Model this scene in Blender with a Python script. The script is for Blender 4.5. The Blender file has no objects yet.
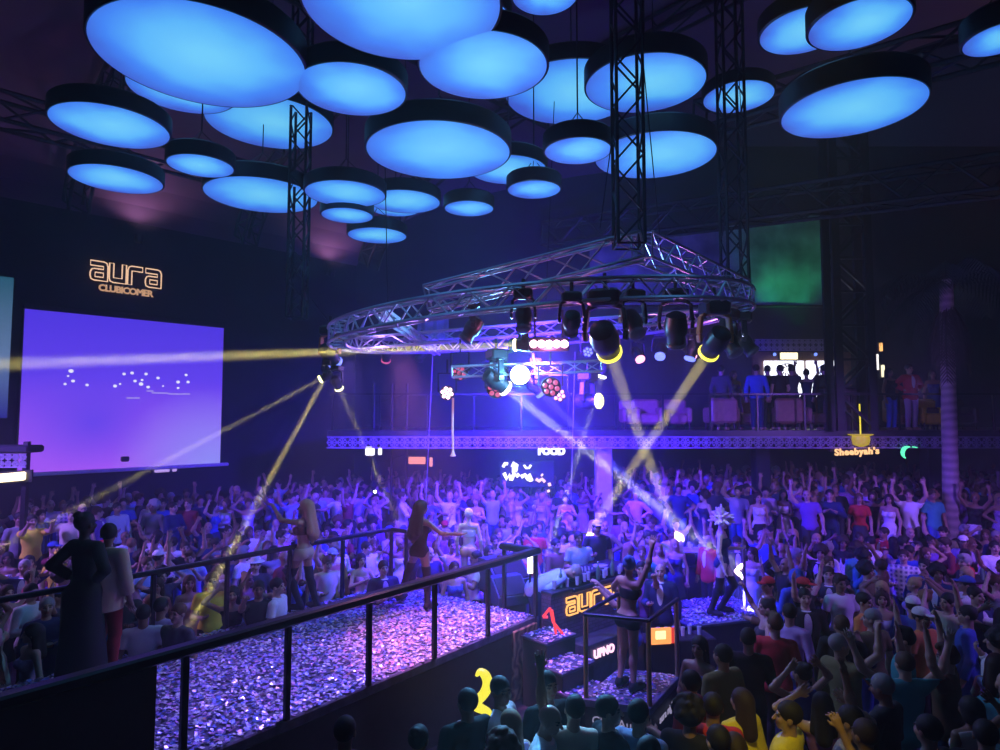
import bpy, bmesh, math, random
from mathutils import Vector, Matrix
scn = bpy.context.scene
col = scn.collection
random.seed(7)
PI = math.pi
# ------------------------------------------------------------------ camera: stands on a balcony 4.2 m over the dance floor
FPX, CAMZ, TH = 650.0, 4.2, math.atan(42/650)
cd = bpy.data.cameras.new('camera'); cam = bpy.data.objects.new('camera', cd); col.objects.link(cam)
cam.location = (0, 0, CAMZ); cam.rotation_euler = (PI/2+TH, 0, 0)
cd.sensor_width = 36; cd.lens = FPX/1000*36; cd.clip_end = 200
scn.camera = cam
def ray(u, v):
    a, b = (u-500)/FPX, (375-v)/FPX
    return Vector((a, math.cos(TH)-b*math.sin(TH), math.sin(TH)+b*math.cos(TH)))
def at(u, v, Y): d = ray(u, v); return Vector((0, 0, CAMZ))+d*(Y/d.y)
def at_z(u, v, z): d = ray(u, v); return Vector((0, 0, CAMZ))+d*((z-CAMZ)/d.z)

# ------------------------------------------------------------------ materials
M = {}
def mat(name, colour, rough=.6, metal=0., emit=None, strength=0., noise=0., scale=8., bump=0.):
    m = bpy.data.materials.new(name); m.use_nodes = True; n = m.node_tree.nodes; l = m.node_tree.links; b = n['Principled BSDF']
    b.inputs['Base Color'].default_value = (*colour, 1); b.inputs['Roughness'].default_value = rough; b.inputs['Metallic'].default_value = metal
    if noise or bump:
        tc = n.new('ShaderNodeTexCoord'); t = n.new('ShaderNodeTexNoise'); t.inputs['Scale'].default_value = scale; t.inputs['Detail'].default_value = 4
        l.new(tc.outputs['Object'], t.inputs['Vector'])
        if noise:
            r = n.new('ShaderNodeValToRGB'); r.color_ramp.elements[0].position = .3; r.color_ramp.elements[1].position = .7
            r.color_ramp.elements[0].color = (*[c*(1-noise) for c in colour], 1); r.color_ramp.elements[1].color = (*[min(1, c*(1+noise)) for c in colour], 1)
            l.new(t.outputs['Fac'], r.inputs['Fac']); l.new(r.outputs['Color'], b.inputs['Base Color'])
        if bump:
            bp = n.new('ShaderNodeBump'); bp.inputs['Strength'].default_value = bump; l.new(t.outputs['Fac'], bp.inputs['Height']); l.new(bp.outputs['Normal'], b.inputs['Normal'])
    if emit: b.inputs['Emission Color'].default_value = (*emit, 1); b.inputs['Emission Strength'].default_value = strength
    if emit: m.cycles.emission_sampling = 'NONE'        # lamps' own glow reaches surfaces by bounced rays
    M[name] = m
    return m
def lamp_mat(name, colour, strength): return mat(name, (.02, .02, .02), .4, 0, colour, strength)
def objcol(name, rough, noise=.0):
    m = bpy.data.materials.new(name); m.use_nodes = True; n = m.node_tree.nodes; b = n['Principled BSDF']; i = n.new('ShaderNodeObjectInfo')
    m.node_tree.links.new(i.outputs['Color'], b.inputs['Base Color']); b.inputs['Roughness'].default_value = rough
    t = n.new('ShaderNodeTexNoise'); t.inputs['Scale'].default_value = 25; bp = n.new('ShaderNodeBump'); bp.inputs['Strength'].default_value = noise
    m.node_tree.links.new(t.outputs['Fac'], bp.inputs['Height']); m.node_tree.links.new(bp.outputs['Normal'], b.inputs['Normal'])
    M[name] = m
objcol('skin', .45, .03); objcol('cloth', .85, .15); objcol('hair', .7, .7)
def patterned(name, check):
    objcol(name, .85, .1); m = M[name]; n = m.node_tree.nodes; l = m.node_tree.links; oi = [k for k in n if k.type == 'OBJECT_INFO'][0]; tc = n.new('ShaderNodeTexCoord'); fac = None
    for ax in ('X', 'Z') if check else ('X',):
        wv = n.new('ShaderNodeTexWave'); wv.bands_direction = ax; wv.inputs['Scale'].default_value = 4.; l.new(tc.outputs['Object'], wv.inputs['Vector'])
        if fac is None: fac = wv.outputs['Fac']
        else: mx = n.new('ShaderNodeMath'); mx.operation = 'MULTIPLY'; l.new(fac, mx.inputs[0]); l.new(wv.outputs['Fac'], mx.inputs[1]); fac = mx.outputs[0]
    mi = n.new('ShaderNodeMix'); mi.data_type = 'RGBA'; l.new(fac, mi.inputs['Factor']); l.new(oi.outputs['Color'], mi.inputs['A']); mi.inputs['B'].default_value = (.03, .04, .2, 1); l.new(mi.outputs['Result'], n['Principled BSDF'].inputs['Base Color'])
patterned('cloth_check', True); patterned('cloth_stripe', False)
mat('eye', (.02, .015, .015), .3); mat('lip', (.35, .08, .08), .4)
mat('black_metal', (.012, .012, .015), .45, .3, noise=.3); mat('truss_metal', (.55, .55, .6), .35, .8, noise=.15, scale=3)
mat('dark_truss', (.02, .02, .026), .5, .4, noise=.3); mat('wall_paint', (.018, .016, .03), .8, noise=.25, scale=1.5, bump=.1)
mat('floor_dark', (.03, .028, .035), .35, noise=.4, scale=2.); mat('tarp', (.16, .1, .15), .9, noise=.15, scale=.6, bump=.1)
mat('lamp_rim', (.008, .009, .014), .5, noise=.2); mat('chrome', (.6, .58, .5), .25, .9, noise=.1)
mat('black_plastic', (.015, .015, .018), .4, noise=.2); mat('rail_paint', (.012, .014, .02), .3, .2, noise=.3)
mat('stage_skirt', (.02, .018, .02), .6, noise=.3); mat('panel_dark', (.035, .028, .04), .7, noise=.15)
mat('white_paint', (.75, .75, .78), .5, noise=.08); mat('tan_leather', (.34, .17, .12), .5, noise=.15); mat('wood_dark', (.06, .035, .025), .5, noise=.3)
mat('orange_paint', (.8, .25, .06), .4, noise=.1); mat('glass_bottle', (.12, .25, .16), .1, noise=.1); mat('glass_clear', (.6, .65, .75), .08, noise=.05)
mat('cable_black', (.02, .02, .03), .5); mat('rope_white', (.7, .6, .6), .7); mat('silver_foil', (.75, .75, .8), .25, .6)

# ------------------------------------------------------------------ mesh building
WL = {}                                     # world location of each object made here
class MB:
    def __init__(s): s.v = []; s.f = []; s.m = []
    def add(s, v, f, mi=0):
        b = len(s.v); s.v += [Vector(p) for p in v]; s.f += [tuple(b+i for i in q) for q in f]; s.m += [mi]*len(f); return s
    def obox(s, c, ex, ey, ez, mi=0, bev=0.):
        """box round c with half axes ex, ey, ez, its long edges chamfered by bev"""
        c, ex, ey, ez = Vector(c), Vector(ex), Vector(ey), Vector(ez)
        if bev <= 0:
            v = [c+ex*a+ey*b+ez*d for d in (-1, 1) for a, b in ((-1, -1), (1, -1), (1, 1), (-1, 1))]
            return s.add(v, [(3, 2, 1, 0), (4, 5, 6, 7), (0, 1, 5, 4), (1, 2, 6, 5), (2, 3, 7, 6), (3, 0, 4, 7)], mi)
        bx, by, bz = (min(bev/max(e.length, 1e-6), .45) for e in (ex, ey, ez))
        def ringat(z, k):
            x, y = 1-k*bx, 1-k*by; o = []
            for a, b in ((-1, -1), (1, -1), (1, 1), (-1, 1)):
                p, q = (a*x, b*(y-by)), (a*(x-bx), b*y)
                o += [p, q] if a*b < 0 else [q, p]
            o = [(-(x-bx), -y), (x-bx, -y), (x, -(y-by)), (x, y-by), (x-bx, y), (-(x-bx), y), (-x, y-by), (-x, -(y-by))]
            return [c+ex*p+ey*q+ez*z for p, q in o]
        v = ringat(-1, 1)+ringat(-1+bz, 0)+ringat(1-bz, 0)+ringat(1, 1); f = [tuple(range(7, -1, -1)), tuple(range(24, 32))]
        for r in range(3):
            for i in range(8): j = (i+1) % 8; f.append((r*8+i, r*8+j, r*8+8+j, r*8+8+i))
        return s.add(v, f, mi)
    def box(s, c, size, rz=0., mi=0, bev=0.):
        a, b = math.cos(rz), math.sin(rz)
        return s.obox(c, Vector((a, b, 0))*size[0]/2, Vector((-b, a, 0))*size[1]/2, Vector((0, 0, size[2]/2)), mi, bev)
    def bar(s, p, q, w, h, up=(0, 0, 1), mi=0, bev=0.):
        p, q = Vector(p), Vector(q); d = (q-p); L = d.length; d.normalize(); side = d.cross(Vector(up))
        if side.length < 1e-4: side = d.cross(Vector((1, 0, 0)))
        side.normalize(); u = side.cross(d)
        return s.obox((p+q)/2, side*w/2, u*h/2, d*L/2, mi, bev)
    def tube(s, pts, r, n=6, closed=False, mi=0, r2=None):
        pts = [Vector(p) for p in pts]; N = len(pts); v = []; f = []; prev = None
        for i, p in enumerate(pts):
            if closed: d = pts[(i+1) % N]-pts[i-1]
            else: d = pts[min(i+1, N-1)]-pts[max(i-1, 0)]
            d.normalize()
            if prev is None:
                a = d.cross(Vector((0, 0, 1)))
                if a.length < .05: a = d.cross(Vector((1, 0, 0)))
            else: a = prev-d*prev.dot(d)
            a.normalize(); prev = a; b = d.cross(a)
            rr = r if r2 is None else r+(r2-r)*i/max(N-1, 1)
            v += [p+(a*math.cos(k*2*PI/n)+b*math.sin(k*2*PI/n))*rr for k in range(n)]
        for i in range(N if closed else N-1):
            o, q = i*n, ((i+1) % N)*n
            f += [(o+k, o+(k+1) % n, q+(k+1) % n, q+k) for k in range(n)]
        if not closed: f += [tuple(range(n-1, -1, -1)), tuple((N-1)*n+k for k in range(n))]
        return s.add(v, f, mi)
    def lathe(s, c, axis, prof, n=24, mi=0):
        """prof: (radius, distance along axis)"""
        c, ax = Vector(c), Vector(axis).normalized(); a = ax.orthogonal().normalized(); b = ax.cross(a); v = []; f = []
        for r, h in prof: v += [c+ax*h+(a*math.cos(k*2*PI/n)+b*math.sin(k*2*PI/n))*max(r, 1e-4) for k in range(n)]
        for i in range(len(prof)-1): f += [(i*n+k, i*n+(k+1) % n, (i+1)*n+(k+1) % n, (i+1)*n+k) for k in range(n)]
        f += [tuple(range(n-1, -1, -1)), tuple((len(prof)-1)*n+k for k in range(n))]
        return s.add(v, f, mi)
    def quad(s, a, b, c, d, mi=0): return s.add([a, b, c, d], [(0, 1, 2, 3)], mi)
    def build(s, name, m, parent=None, smooth=False, origin=None):
        o0 = WL[parent.name] if parent is not None else (Vector(origin) if origin is not None else Vector((0, 0, 0)))
        if parent is None and origin is None and s.v:
            xs = [p.x for p in s.v]; ys = [p.y for p in s.v]; o0 = Vector(((min(xs)+max(xs))/2, (min(ys)+max(ys))/2, min(p.z for p in s.v)))
        me = bpy.data.meshes.new(name); me.from_pydata([p-o0 for p in s.v], [], s.f)
        for k in (m if isinstance(m, (list, tuple)) else [m]): me.materials.append(M[k] if isinstance(k, str) else k)
        me.polygons.foreach_set('material_index', s.m)
        if smooth: me.polygons.foreach_set('use_smooth', [True]*len(me.polygons)); 
        if smooth and hasattr(me, 'set_sharp_from_angle'): me.set_sharp_from_angle(angle=.7)
        bm = bmesh.new(); bm.from_mesh(me); bmesh.ops.recalc_face_normals(bm, faces=bm.faces); bm.to_mesh(me); bm.free()
        o = bpy.data.objects.new(name, me); col.objects.link(o)
        if parent is not None: o.parent = parent; WL[o.name] = WL[parent.name]
        else: o.location = o0; WL[o.name] = o0
        return o
LABELS = {}
def tag(o, label, cat, group=None, kind=None):
    o['label'] = label; o['category'] = cat
    if group: o['group'] = group
    if kind: o['kind'] = kind
    if label in LABELS and not group: print('SAME LABEL', label)
    LABELS[label] = o
    return o
def thing(name, loc, label, cat, group=None):
    o = bpy.data.objects.new(name, None); col.objects.link(o); o.location = loc; o.empty_display_size = .1; WL[o.name] = Vector(loc)
    return tag(o, label, cat, group)
def struct(o): o['kind'] = 'structure'; return o
def circle(c, r, n=24): return [Vector(c)+Vector((math.cos(i*2*PI/n)*r, math.sin(i*2*PI/n)*r, 0)) for i in range(n)]
def text(s, name, m, parent, origin, ex, ez, size, depth=.01, outline=0., spacing=1., center=True, bold=0.):
    """lettering from the built-in font, its baseline along ex, upright along ez"""
    cu = bpy.data.curves.new('lettering', 'FONT'); cu.body = s; cu.size = size; cu.extrude = depth; cu.space_character = spacing; cu.offset = bold; cu.resolution_u = 3
    if center: cu.align_x = 'CENTER'
    if outline: cu.fill_mode = 'NONE'; cu.extrude = 0; cu.bevel_depth = outline; cu.bevel_resolution = 1
    t = bpy.data.objects.new('lettering', cu); col.objects.link(t)
    me = bpy.data.meshes.new_from_object(t.evaluated_get(bpy.context.evaluated_depsgraph_get()))
    bpy.data.objects.remove(t); bpy.data.curves.remove(cu)
    ex, ez = Vector(ex).normalized(), Vector(ez).normalized(); ey = ex.cross(ez)
    R = Matrix((( ex.x, ez.x, -ey.x*-1), (ex.y, ez.y, -ey.y*-1), (ex.z, ez.z, -ey.z*-1)))
    b = WL[parent.name] if parent is not None else Vector(origin)
    for v in me.vertices: v.co = Vector(origin)+R @ v.co-b
    me.materials.clear(); me.materials.append(M[m]); me.name = name
    o = bpy.data.objects.new(name, me); col.objects.link(o)
    if parent is not None: o.parent = parent; WL[o.name] = WL[parent.name]
    else: o.location = b; WL[o.name] = b
    return o
def spot(loc, target, colour, power, angle, blend=.15, size=.05):
    d = bpy.data.lights.new('spot', 'SPOT'); d.color = colour; d.energy = power; d.spot_size = angle; d.spot_blend = blend; d.shadow_soft_size = size
    o = bpy.data.objects.new('spot_light', d); col.objects.link(o); o.location = loc
    o.rotation_euler = (Vector(target)-Vector(loc)).to_track_quat('-Z', 'Y').to_euler()
    return o
def shaft(loc, target, colour, power, spread, size):
    d = bpy.data.lights.new('beam', 'AREA'); d.shape = 'DISK'; d.size = size; d.color = colour; d.energy = power; d.spread = math.radians(spread)
    o = bpy.data.objects.new('beam_light', d); col.objects.link(o); o.location = loc; o.rotation_euler = (Vector(target)-Vector(loc)).to_track_quat('-Z', 'Y').to_euler(); return o
def spill(loc, colour, power, size=.1):
    d = bpy.data.lights.new('spill', 'POINT'); d.color = colour; d.energy = power; d.shadow_soft_size = size; o = bpy.data.objects.new('spill_light', d); col.objects.link(o); o.location = loc; return o
# ------------------------------------------------------------------ people
import numpy as np
def V3(*a): return np.array(a, dtype=np.float64)
def nrm(v):
    v = np.asarray(v, float); n = np.linalg.norm(v); return v / n if n > 1e-9 else v
def rotz(a): c, s = math.cos(a), math.sin(a); return np.array([[c,-s,0],[s,c,0],[0,0,1.]])
def rotx(a): c, s = math.cos(a), math.sin(a); return np.array([[1,0,0],[0,c,-s],[0,s,c]])
def roty(a): c, s = math.cos(a), math.sin(a); return np.array([[c,0,s],[0,1,0],[-s,0,c]])

class Field:
    """a blended solid: ellipsoids and tapered capsules, cut by half-spaces"""
    def __init__(self, h): self.h = h; self.pr = []; self.sub = []; self.cut = []; self.allcuts = []
    def ell(self, c, r, k=.03, R=None, cuts=()): self.pr.append(('e', V3(*c), V3(*r), k, R, cuts)); return self
    def cap(self, a, b, ra, rb, k=.03, cuts=()): self.pr.append(('c', V3(*a), V3(*b), ra, rb, k, cuts)); return self
    def minus(self, c, r, R=None): self.sub.append((V3(*c), V3(*r), R)); return self
    def half(self, p, n): self.cut.append((V3(*p), nrm(n))); return self      # keeps the side the normal points away from
    def bounds(self):
        lo = V3(9,9,9); hi = -lo
        for p in self.pr:
            if p[0] == 'e':
                m = p[2].max() if p[4] is not None else p[2]
                lo = np.minimum(lo, p[1]-m); hi = np.maximum(hi, p[1]+m)
            else:
                m = max(p[3], p[4]); lo = np.minimum(lo, np.minimum(p[1], p[2])-m); hi = np.maximum(hi, np.maximum(p[1], p[2])+m)
        return lo-.03, hi+.03
    def mesh(self):
        h = self.h; lo, hi = self.bounds()
        n = np.ceil((hi-lo)/h).astype(int)+2
        ax = [lo[i]+h*np.arange(n[i]) for i in range(3)]
        F = np.full(n, .08, dtype=np.float32)
        for p in self.pr:
            if p[0] == 'e': k = p[3]; m = p[2].max() if p[4] is not None else p[2]; a, b = p[1]-m, p[1]+m
            else: k = p[5]; m = max(p[3], p[4]); a, b = np.minimum(p[1], p[2])-m, np.maximum(p[1], p[2])+m
            i0 = np.clip(np.floor((a-k-.03-lo)/h).astype(int), 0, n); i1 = np.clip(np.ceil((b+k+.03-lo)/h).astype(int)+1, 0, n)
            X = ax[0][i0[0]:i1[0], None, None].astype(np.float32); Y = ax[1][None, i0[1]:i1[1], None].astype(np.float32); Z = ax[2][None, None, i0[2]:i1[2]].astype(np.float32)
            if p[0] == 'e':
                dx, dy, dz = X-p[1][0], Y-p[1][1], Z-p[1][2]
                if p[4] is not None:
                    R = p[4].T; dx, dy, dz = R[0,0]*dx+R[0,1]*dy+R[0,2]*dz, R[1,0]*dx+R[1,1]*dy+R[1,2]*dz, R[2,0]*dx+R[2,1]*dy+R[2,2]*dz
                r = p[2]
                q = np.sqrt((dx/r[0])**2+(dy/r[1])**2+(dz/r[2])**2)
                g = np.sqrt((dx/r[0]**2)**2+(dy/r[1]**2)**2+(dz/r[2]**2)**2)
                d = q*(q-1)/np.maximum(g, 1e-4)
            else:
                A, B = p[1], p[2]; ab = B-A; L2 = max(ab@ab, 1e-9)
                t = np.clip(((X-A[0])*ab[0]+(Y-A[1])*ab[1]+(Z-A[2])*ab[2])/L2, 0, 1)
                d = np.sqrt((X-A[0]-t*ab[0])**2+(Y-A[1]-t*ab[1])**2+(Z-A[2]-t*ab[2])**2)-(p[3]+(p[4]-p[3])*t)
            for (c, nn) in p[-1]:
                d = np.maximum(d, (X-c[0])*nn[0]+(Y-c[1])*nn[1]+(Z-c[2])*nn[2])
            S = F[i0[0]:i1[0], i0[1]:i1[1], i0[2]:i1[2]]
            w = np.clip(.5+.5*(S-d)/k, 0, 1)
            F[i0[0]:i1[0], i0[1]:i1[1], i0[2]:i1[2]] = S*(1-w)+d*w-k*w*(1-w)
        X = ax[0][:, None, None]; Y = ax[1][None, :, None]; Z = ax[2][None, None, :]
        for (c, r, R) in self.sub:
            dx, dy, dz = X-c[0], Y-c[1], Z-c[2]
            if R is not None:
                R = R.T; dx, dy, dz = R[0,0]*dx+R[0,1]*dy+R[0,2]*dz, R[1,0]*dx+R[1,1]*dy+R[1,2]*dz, R[2,0]*dx+R[2,1]*dy+R[2,2]*dz
            q = np.sqrt((dx/r[0])**2+(dy/r[1])**2+(dz/r[2])**2)
            F = np.maximum(F, -(q-1)*r.min())
        for (c, nn) in self.cut:
            F = np.maximum(F, (X-c[0])*nn[0]+(Y-c[1])*nn[1]+(Z-c[2])*nn[2])
        return surface_nets(F, lo, h)

def surface_nets(F, lo, h):
    S = F < 0
    n = np.array(F.shape)
    c = [slice(0, -1), slice(1, None)]
    def cn(A, i, j, k): return A[c[i], c[j], c[k]]
    cnt = np.zeros(n-1, np.int32)
    for i in (0, 1):
        for j in (0, 1):
            for k in (0, 1): cnt += cn(S, i, j, k)
    act = (cnt > 0) & (cnt < 8)
    I = np.argwhere(act)
    idx = np.full(n-1, -1, np.int64); idx[act] = np.arange(len(I))
    acc = np.zeros((len(I), 3)); num = np.zeros(len(I))
    off = [(i, j, k) for i in (0, 1) for j in (0, 1) for k in (0, 1)]
    for a in range(8):
        for b in range(a+1, 8):
            if sum(x != y for x, y in zip(off[a], off[b])) != 1: continue
            fa = F[I[:,0]+off[a][0], I[:,1]+off[a][1], I[:,2]+off[a][2]]; fb = F[I[:,0]+off[b][0], I[:,1]+off[b][1], I[:,2]+off[b][2]]
            m = (fa < 0) != (fb < 0)
            t = np.where(m, fa/np.where(m, fa-fb, 1), 0)[:, None]
            acc += np.where(m[:, None], np.array(off[a])+t*(np.array(off[b])-np.array(off[a])), 0); num += m
    P = lo+h*(I+acc/num[:, None])
    quads = []
    for ax in range(3):
        o1, o2 = (ax+1) % 3, (ax+2) % 3
        A = S.take(range(0, n[ax]-1), ax); B = S.take(range(1, n[ax]), ax)
        E = np.argwhere(A != B)
        ok = (E[:, o1] > 0) & (E[:, o2] > 0) & (E[:, o1] < n[o1]-1) & (E[:, o2] < n[o2]-1); E = E[ok]
        d1 = np.zeros(3, int); d1[o1] = 1; d2 = np.zeros(3, int); d2[o2] = 1
        q = np.stack([idx[tuple((E-d1-d2).T)], idx[tuple((E-d2).T)], idx[tuple(E.T)], idx[tuple((E-d1).T)]], 1)
        fl = ~A[tuple(E.T)]
        q[fl] = q[fl][:, ::-1]
        quads.append(q)
    return P, np.concatenate(quads)

def np_mesh(name, P, Q, mats, ratio=1.0, mi=None):
    me = bpy.data.meshes.new(name)
    me.vertices.add(len(P)); me.vertices.foreach_set('co', np.asarray(P, np.float32).ravel())
    nq = len(Q); w = Q.shape[1]
    me.loops.add(nq*w); me.polygons.add(nq)
    me.loops.foreach_set('vertex_index', Q.astype(np.int32).ravel())
    me.polygons.foreach_set('loop_start', np.arange(0, nq*w, w, dtype=np.int32))
    for m in mats: me.materials.append(m)
    if mi is not None: me.polygons.foreach_set('material_index', mi.astype(np.int32))
    me.update(calc_edges=True); me.validate()
    if ratio < 1:
        o = bpy.data.objects.new('temporary', me); col.objects.link(o)
        md = o.modifiers.new('d', 'DECIMATE'); md.ratio = ratio
        dg = bpy.context.evaluated_depsgraph_get()
        m2 = bpy.data.meshes.new_from_object(o.evaluated_get(dg))
        bpy.data.objects.remove(o); bpy.data.meshes.remove(me); me = m2; me.name = name
    me.polygons.foreach_set('use_smooth', np.ones(len(me.polygons), dtype=bool))
    return me

# arm poses: upper-arm direction, forearm direction for the figure's +x side (mirrored for the other), figure faces -y
ARM = {
 'down': ((.28,.06,-1), (.02,-.3,-1)), 'up': ((.55,-.25,.85), (-.12,-.15,1)), 'vee': ((.8,-.1,.6), (.35,-.1,1)),
 'hold': ((.25,-.1,-1), (-.35,-1,.15)), 'drink': ((.4,-.5,-.75), (-.5,-.5,.9)), 'clap': ((.35,-.6,-.8), (-.75,-.75,.45)),
 'phone': ((.15,-.8,.1), (-.15,-.75,.75)), 'hip': ((.75,.3,-.75), (-.85,-.35,-.55)), 'onhead': ((.9,0,.5), (-.85,.15,.75)),
 'reach': ((.6,-.75,.2), (.1,-1,.25)), 'side': ((1,-.05,.12), (.9,-.2,.35)), 'fist': ((.5,-.4,.55), (-.25,-.45,1)),
 'out': ((.85,-.2,-.5), (.8,-.5,.05)), 'rail': ((.7,-.45,-.6), (.55,-.7,-.45)), 'back': ((.35,.45,-.85), (.15,.1,-1)),
 'straight': ((.35,-.15,.95), (.12,-.1,1)), 'cross': ((.3,-.25,-1), (-1,-.45,.15)),
}
class Pose: pass
def make_pose(female=False, L='down', R='down', lean=0., twist=0., yaw=0., nod=0., legs='stand', stoop=0., H=None, hold=None):
    """joint positions, in metres, of a standing figure that faces -y with its feet at z = 0"""
    P = Pose(); P.f = female; s = P.s = (H or (1.66 if female else 1.76))/1.76
    P.key = (female, L, R, lean, twist, yaw, nod, legs, stoop, H)
    hip = V3(0, 0, .93)
    ub = rotz(twist) @ roty(lean) @ rotx(stoop)
    P.ub = ub
    def U(p): return hip+ub @ (V3(*p)-hip)
    P.U = U; P.hip = hip
    sw = .165 if female else .19
    P.sh = {1: U((sw, .012, 1.405)), -1: U((-sw, .012, 1.405))}
    P.el, P.wr, P.hd = {}, {}, {}
    for sd, a in ((1, R), (-1, L)):
        u, f = ARM[a]; m = V3(sd, 1, 1)
        u = ub @ nrm(V3(*u)*m); f = ub @ nrm(V3(*f)*m)
        P.el[sd] = P.sh[sd]+u*.29; P.wr[sd] = P.el[sd]+f*.255; P.hd[sd] = f
    P.armname = {1: R, -1: L}
    hy = ub @ rotz(yaw) @ rotx(nod)
    P.neck = U((0, .02, 1.46)); P.HR = hy
    P.hc = P.neck+hy @ V3(0, -.01, .17)
    P.HP = lambda p: P.hc+hy @ (V3(*p)-V3(0, -.01, 1.63))
    k = {'stand': ((.095, -.02, .5), (.1, .025, .09), 0), 'wide': ((.19, -.04, .5), (.25, .02, .09), 0), 'step': None, 'bent': None}
    P.kn, P.an, P.ft = {}, {}, {}
    for sd in (1, -1):
        if legs == 'stand': kn, an = V3(.095*sd, -.02, .5), V3(.1*sd, .025, .09)
        elif legs == 'wide': kn, an = V3(.2*sd, -.05, .51), V3(.27*sd, .02, .09)
        elif legs == 'step': kn, an = (V3(.12, -.16, .52), V3(.13, .06, .12)) if sd == 1 else (V3(-.1, .06, .5), V3(-.1, .2, .1))
        elif legs == 'lunge': kn, an = (V3(.33, -.12, .62), V3(.47, .0, .13)) if sd == 1 else (V3(-.13, -.03, .5), V3(-.2, .03, .1))
        elif legs == 'hipout': kn, an = (V3(.14, -.08, .51), V3(.13, .03, .1)) if sd == 1 else (V3(-.07, -.02, .5), V3(-.1, .03, .1))
        P.kn[sd], P.an[sd] = kn, an
        P.ft[sd] = an+V3(.03*sd, -.17, -.058)
    return P
def limb_list(P):
    f = P.f
    return dict(arm=(.046, .037, .027) if f else (.054, .043, .031), leg=(.086, .054, .036) if f else (.088, .058, .04))
def add_hand(F, P, sd, k=.012, grip=None):
    d = nrm(P.hd[sd]); w = P.wr[sd]
    up = P.ub @ V3(0, -1, 0) if abs(d[2]) > .6 else V3(0, 0, 1)
    if P.armname[sd] in ('clap', 'hold', 'drink', 'rail', 'reach'): up = V3(0, 0, 1)
    s = nrm(np.cross(d, up)); n = nrm(np.cross(s, d))          # s across the palm, n out of the palm
    thumb_side = 1 if (s @ V3(-sd, 0, 0)) > 0 else -1
    curl = .9 if P.armname[sd] in ('hold', 'drink', 'phone', 'rail', 'fist') else .22
    F.cap(w, w+d*.07+s*.018, .027, .024, k=.02); F.cap(w+d*.01, w+d*.07-s*.018, .024, .024, k=.015)
    for i, (o, l) in enumerate(((-.033, .058), (-.011, .078), (.012, .082), (.034, .072))):
        o = o*thumb_side
        b = w+d*.082+s*o
        d1 = nrm(d+s*o*5+n*curl*.5); d2 = nrm(d*(1-curl*.8)+s*o*4+n*curl*1.3)
        m = b+d1*l*.52; F.cap(b, m, .0105, .0095, k=.008); F.cap(m, m+d2*l*.5, .0095, .008, k=.006)
    b = w+d*.028+s*.026*thumb_side; m = b+nrm(d*.7+s*.75*thumb_side+n*.3*curl)*.04
    F.cap(b, m, .0135, .0115, k=.01); F.cap(m, m+nrm(d+s*.25*thumb_side+n*.5*curl)*.032, .0115, .009, k=.008)
def torso(F, P, g=0., low=True):
    U, ub, f = P.U, P.ub, P.f
    if f:
        F.ell(U((0, 0, 1.29)), (.145+g, .095+g, .17+g), R=ub, k=.04)
        F.ell(U((0, .005, 1.12)), (.115+g, .085+g, .16+g), R=ub, k=.05)
        for sd in (1, -1): F.ell(U((.065*sd, -.085, 1.27)), (.06+g, .055+g, .06+g), R=ub, k=.03)
    else:
        F.ell(U((0, 0, 1.28)), (.175+g, .112+g, .19+g), R=ub, k=.05)
        F.ell(U((0, .0, 1.08)), (.148+g, .105+g, .17+g), R=ub, k=.05)
    F.cap(P.sh[-1]+ub@V3(.03,0,.0), P.sh[1]+ub@V3(-.03,0,.0), .052+g, .052+g, k=.05)
    F.cap(P.neck+ub@V3(0,.01,-.03), P.neck+ub@V3(.1,.01,-.055), .05+g*.6, .045+g, k=.04); F.cap(P.neck+ub@V3(0,.01,-.03), P.neck+ub@V3(-.1,.01,-.055), .05+g*.6, .045+g, k=.04)
    if low:
        w = .17 if f else .16
        F.ell((0, .012, .94), (w+g, .112+g, .125+g), k=.05)
        for sd in (1, -1): F.ell((.075*sd, .065, .9), (.085+g, .075+g, .09+g), k=.04)
def legs_to(F, P, g=0., cut=None, k=.03, calf=True):
    r = limb_list(P)['leg']
    for sd in (1, -1):
        h = V3(.088*sd, .005, .9)
        F.cap(h, P.kn[sd], r[0]+g, r[1]+g, k=k)
        if calf:
            F.cap(P.kn[sd], P.an[sd], r[1]+g*.9, r[2]+g*1.3, k=k)
            m = P.kn[sd]*.68+P.an[sd]*.32+V3(0, .022, 0); F.ell(m, (.046+g, .048+g, .1), k=.03)
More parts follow.
